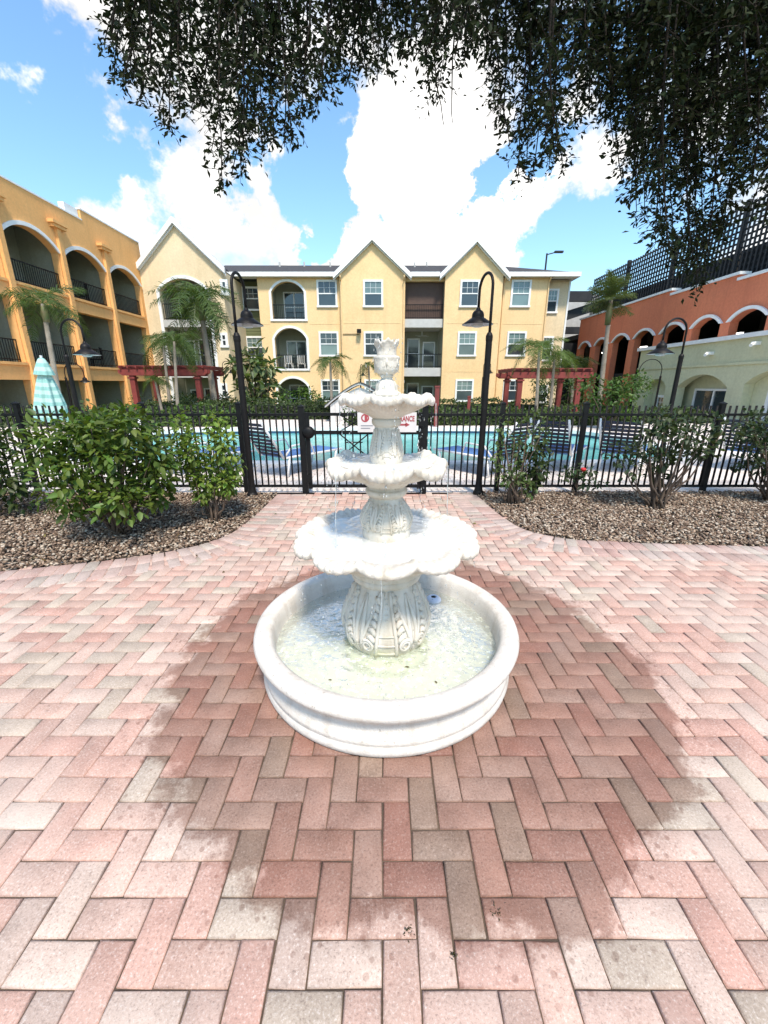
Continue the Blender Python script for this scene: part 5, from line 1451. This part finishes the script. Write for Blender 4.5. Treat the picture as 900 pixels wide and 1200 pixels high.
def palm(base, top, rad, L, lf, n, droop, label, tilt=(-.25, 1.1), col=(.055, .10, .02), plume=.5, seed=1, bulge=1.0, shaft=0.0, ld=.9):
    rg = random.Random(seed)
    T = thing('palm_tree', label, 'palm', base, 0, 'palms around the pool')
    b, t = Vector((0, 0, -.1)), Vector(top) - Vector(base)
    mid = b.lerp(t, .5) + Vector((t.x * -.06, 0, 0)); m = MB()
    ps = []; rs = []
    for i in range(25):
        s = i / 24; q = b * (1 - s) ** 2 + mid * 2 * s * (1 - s) + t * s * s
        ps.append(q); rs.append(rad * (1.25 - .45 * s) * (1 + .05 * (i % 2)))
    m.tube(ps, rs, 12); m.build('trunk', 'palm_trunk', T, False)
    if shaft:
        m = MB(); m.tube([t - Vector((0, 0, shaft)), t - Vector((0, 0, shaft * .5)), t], [rad * 1.2, rad * 1.5, rad * .6], 10); m.build('crown_shaft', 'frond_base', T, True)
    ms = [frond_obj_mesh('f', col, L, lf, droop * d_, plume=plume, seed=seed * 10 + k, ld=ld) for k, d_ in enumerate((.75, 1.0, 1.3))]
    for i in range(n):
        q = 2 * PI * i / n * 2.618 + rg.uniform(-.2, .2); el = tilt[0] + (tilt[1] - tilt[0]) * ((i + .5) / n)
        o = link('frond', ms[i % 3], T); o.location = t
        o.rotation_euler = (rg.uniform(-.25, .25), -el + .35, q); sc = rg.uniform(.85, 1.1); o.scale = (sc, sc, sc)
simple('frond_base', (.10, .14, .04), .6, (.16, .12, .06), 6)
def pal(u0, v0, u1, v1, Y, zb, **k):
    a = atY(u0, v0, Y); b = atY(u1, v1, Y)
    palm((a.x, Y, zb), (b.x, Y, b.z), **k)
pal(253, 478, 234, 354, 21, -.5, rad=.13, L=2.1, lf=.75, n=20, droop=1.35, label='tall palm with long drooping fronds before the cream gable', tilt=(-.5, 1.25), plume=.9, seed=2, shaft=.8)
pal(70, 478, 50, 356, 13.5, 0, rad=.07, L=1.25, lf=.45, n=11, droop=.95, label='slim leaning palm in front of the orange wing beside the umbrella', tilt=(-.4, 1.1), plume=.8, seed=3, shaft=.5)
pal(207, 480, 204, 400, 17, 0, rad=.055, L=1.35, lf=.45, n=11, droop=1.25, label='thin palm right of the left pergola with arching fronds', tilt=(-.1, 1.0), seed=4)
pal(199, 478, 191, 403, 19, -.1, rad=.06, L=1.5, lf=.5, n=9, droop=1.25, label='thin palm left of the cream wing balcony, half hidden behind its neighbour', tilt=(-.2, .9), seed=5)
pal(190, 478, 182, 447, 17.5, 0, rad=.05, L=.75, lf=.3, n=9, droop=1.1, label='short palm in front of the left red pergola', tilt=(0, 1.0), seed=6)
pal(389, 478, 387, 424, 18, 0, rad=.055, L=.95, lf=.34, n=12, droop=1.3, label='small palm beside the white hut before the yellow wall', tilt=(-.1, 1.1), seed=7)
pal(435, 478, 432, 429, 24, -.7, rad=.05, L=.95, lf=.34, n=9, droop=1.3, label='small palm behind the fountain top in front of the left gable', tilt=(-.1, 1.0), seed=8)
pal(629, 482, 632, 410, 17, 0, rad=.06, L=1.3, lf=.46, n=12, droop=1.05, label='young palm with pale fronds left of the right pergola post', tilt=(0, 1.1), seed=9, col=(.075, .13, .025))
pal(645, 482, 650, 418, 18, 0, rad=.06, L=1.1, lf=.4, n=9, droop=1.3, label='young palm leaning beside the right pergola, lower of the pair', tilt=(-.2, .9), seed=10, col=(.075, .13, .025))
pal(702, 478, 716, 352, 24, -.7, rad=.115, L=1.35, lf=.5, n=30, droop=.35, ld=.25, label='tall palm with a tight bushy crown before the red arcade', tilt=(-.5, 1.6), plume=.7, seed=12, shaft=1.2, col=(.09, .13, .05))
pal(672, 474, 671, 428, 30, -.7, rad=.1, L=1.9, lf=.7, n=14, droop=1.0, label='dark palm in the shade beside the parking garage', tilt=(-.2, 1.1), seed=13, col=(.03, .055, .015))  # frond colour darker than on the other palms

# ------------------------------------------------------------------ the oak overhead
oak = thing('oak_tree', 'large dark-leaved oak whose drooping branches hang across the top', 'tree', (9.8, 4.6, 0))
OB = Vector((9.8, 4.6, 0))
m = MB()
m.tube([Vector(p) - OB for p in ((9.8, 4.6, -.1), (9.75, 4.6, .5), (9.6, 4.65, 1.8), (9.3, 4.7, 3.2), (9.0, 4.8, 4.3))], [.55, .42, .36, .33, .30], 16)
m.build('trunk', 'bark', oak, True)
BOUND = [(120, 50), (132, 110), (150, 90), (180, 150), (205, 165), (232, 140), (262, 225), (278, 240), (295, 160), (318, 190), (335, 200), (352, 150), (385, 120), (410, 95), (440, 110), (470, 60), (500, 80), (512, 130), (527, 165), (542, 90), (565, 40), (585, 130), (600, 215),
         (640, 205), (660, 215), (682, 120), (705, 130), (730, 235), (755, 275), (775, 310), (800, 375), (825, 350), (845, 290), (862, 225), (885, 240), (900, 280), (960, 300)]
def vb(u): return float(np.interp(u, [b[0] for b in BOUND], [b[1] for b in BOUND]))
limbs = [[(9.0, 4.8, 4.2), (7.2, 5.2, 4.9), (4.6, 5.5, 4.75), (3.7, 5.6, 4.5), (3.3, 5.65, 4.25)],
         [(9.0, 4.8, 4.2), (6.5, 4.9, 5.8), (3.6, 5.3, 6.0), (1.2, 5.3, 5.9), (-.8, 5.2, 5.6)],
         [(9.0, 4.8, 4.2), (6.6, 4.5, 6.2), (3.2, 4.8, 6.6), (-.2, 4.9, 6.3), (-2.6, 5.0, 5.7)],
         [(9.0, 4.8, 4.2), (7.6, 5.6, 5.6), (5.6, 6.4, 6.0), (3.8, 6.6, 5.8), (2.0, 6.7, 5.9)]]
m = MB()
for L in limbs:
    P = [Vector(p) - OB for p in L]; pts = []
    for i in range(len(P) - 1):
        a, b, c, d = P[max(i - 1, 0)], P[i], P[i + 1], P[min(i + 2, len(P) - 1)]
        for k in range(6):
            t = k / 6; pts.append(.5 * ((2 * b) + (c - a) * t + (2 * a - 5 * b + 4 * c - d) * t * t + (3 * b - a - 3 * c + d) * t ** 3))
    pts.append(P[-1]); n = len(pts)
    m.tube(pts, [.20 * (1 - .86 * i / (n - 1)) for i in range(n)], 10)
m.build('limb', 'bark', oak, True)
rg = random.Random(17)
LP, LD, LN = [], [], []
tw = MB()
def spray(p0, p1, width, dens):
    """a drooping branchlet from p0 to p1 with side twigs carrying leaves"""
    d = p1 - p0; n = max(5, int(d.length / .07)); side = Vector((rg.uniform(-1, 1), rg.uniform(-1, 1), 0)) * .12
    path = [p0.lerp(p1, i / n) + side * math.sin(PI * i / n) + Vector((rg.uniform(-.01, .01), rg.uniform(-.01, .01), .0)) for i in range(n + 1)]
    tw.tube([q - OB for q in path[::3] + [path[-1]]], [.012 * (1 - .8 * i / (len(path[::3]))) + .002 for i in range(len(path[::3]) + 1)], 5)
    gap = [rg.random() < .30 for _ in range(n + 3)]
    for i, q in enumerate(path):
        if gap[i // 2] and i > 2: continue
        f = i / n; wd = width * (1.0 - .6 * f ** 2) * (.55 + .45 * math.sin(min(1, f * 3) * PI / 2))
        for j in range(dens):
            a = rg.uniform(0, 2 * PI); e = rg.uniform(-.9, .35)
            dv_ = Vector((math.cos(a) * math.cos(e), math.sin(a) * math.cos(e), math.sin(e))); L = wd * rg.uniform(.35, 1.45)
            if rg.random() < .5: tw.tube([q - OB, q + dv_ * L * .5 - OB + Vector((0, 0, -.05 * L)), q + dv_ * L - OB + Vector((0, 0, -.22 * L))], [.004, .003, .0015], 3)
            k = max(3, int(L / .040))
            for s in range(k):
                t = (s + rg.random()) / k
                c = q + dv_ * L * t + Vector((0, 0, -.22 * L * t * t))
                LP.append(c); LD.append(dv_ * .5 + Vector((rg.uniform(-1, 1), rg.uniform(-1, 1), rg.uniform(-.9, .5)))); LN.append((rg.uniform(-1, 1), rg.uniform(-1, 1), rg.uniform(0, 1.5)))
u = 122.0
while u < 965:
    vt = vb(u) * rg.uniform(.84, 1.0)
    Y = rg.uniform(4.9, 6.6)
    p1 = atY(u, vt, Y)
    top = atY(u + rg.uniform(-25, 45), -60 - rg.uniform(0, 60), Y + rg.uniform(-.35, .35))
    spray(top, p1, rg.uniform(.26, .42), 4)
    u += rg.uniform(8, 15)
u = 130.0
while u < 965:                                    # shorter, denser layers that close the top
    vt = vb(u) * rg.uniform(.35, .85); Y = rg.uniform(4.4, 6.8)
    p1 = atY(u, vt, Y); top = atY(u + rg.uniform(-20, 30), -110, Y + rg.uniform(-.3, .3))
    spray(top, p1, rg.uniform(.30, .48), 4)
    u += rg.uniform(13, 24)
u = 715.0
while u < 960:                                    # the heavy bough on the right
    vt = vb(u) * rg.uniform(.55, .97); Y = rg.uniform(4.8, 6.4)
    p1 = atY(u, vt, Y); top = atY(u + rg.uniform(0, 60), -20, Y + rg.uniform(-.3, .3))
    spray(top, p1, rg.uniform(.32, .48), 4)
    u += rg.uniform(10, 18)
tw.build('twig', 'bark', oak, True, 'stuff', fix=False)
LPn = np.array([tuple(p) for p in LP]) - np.array(OB); LDn = np.array([tuple(p) for p in LD]); LNn = np.array(LN)
n = len(LPn)
me = leafcloud(LPn, LDn, LNn, RNG.uniform(.042, .095, n), greens(n, (.015, .023, .008), .5, .15), 'oak_leaf', OAK_V, OAK_F)
link('crown', me, oak, 'stuff')
print('oak leaves', n)

# fallen leaves on the gravel and along the patio edge
n = 150
Pp = np.stack([RNG.uniform(-5, 5.5, n), RNG.uniform(2.9, 5.6, n), np.full(n, .03)], 1)
onp = inside(patio_poly, Pp[:, 0], Pp[:, 1]); ok = ~onp | (RNG.random(n) < .25); Pp[onp, 2] = .008; Pp = Pp[ok]; n = len(Pp)
V, Fc, Cc = scatter(LEAF_V, LEAF_F, frames(rvec(n) * [1, 1, .3], np.tile([0, 0, 1.], (n, 1)) + .4 * rvec(n)), Pp, RNG.uniform(.025, .06, n), np.array([(.16, .10, .04), (.10, .07, .03), (.20, .16, .05), (.09, .10, .03)])[RNG.integers(0, 4, n)])
o = link('leaf_litter', np_mesh('leaf_litter', V, Fc, 'leaf', Cc), None, 'stuff'); o['label'] = 'dry fallen leaves scattered over the gravel beds'; o['category'] = 'leaves'
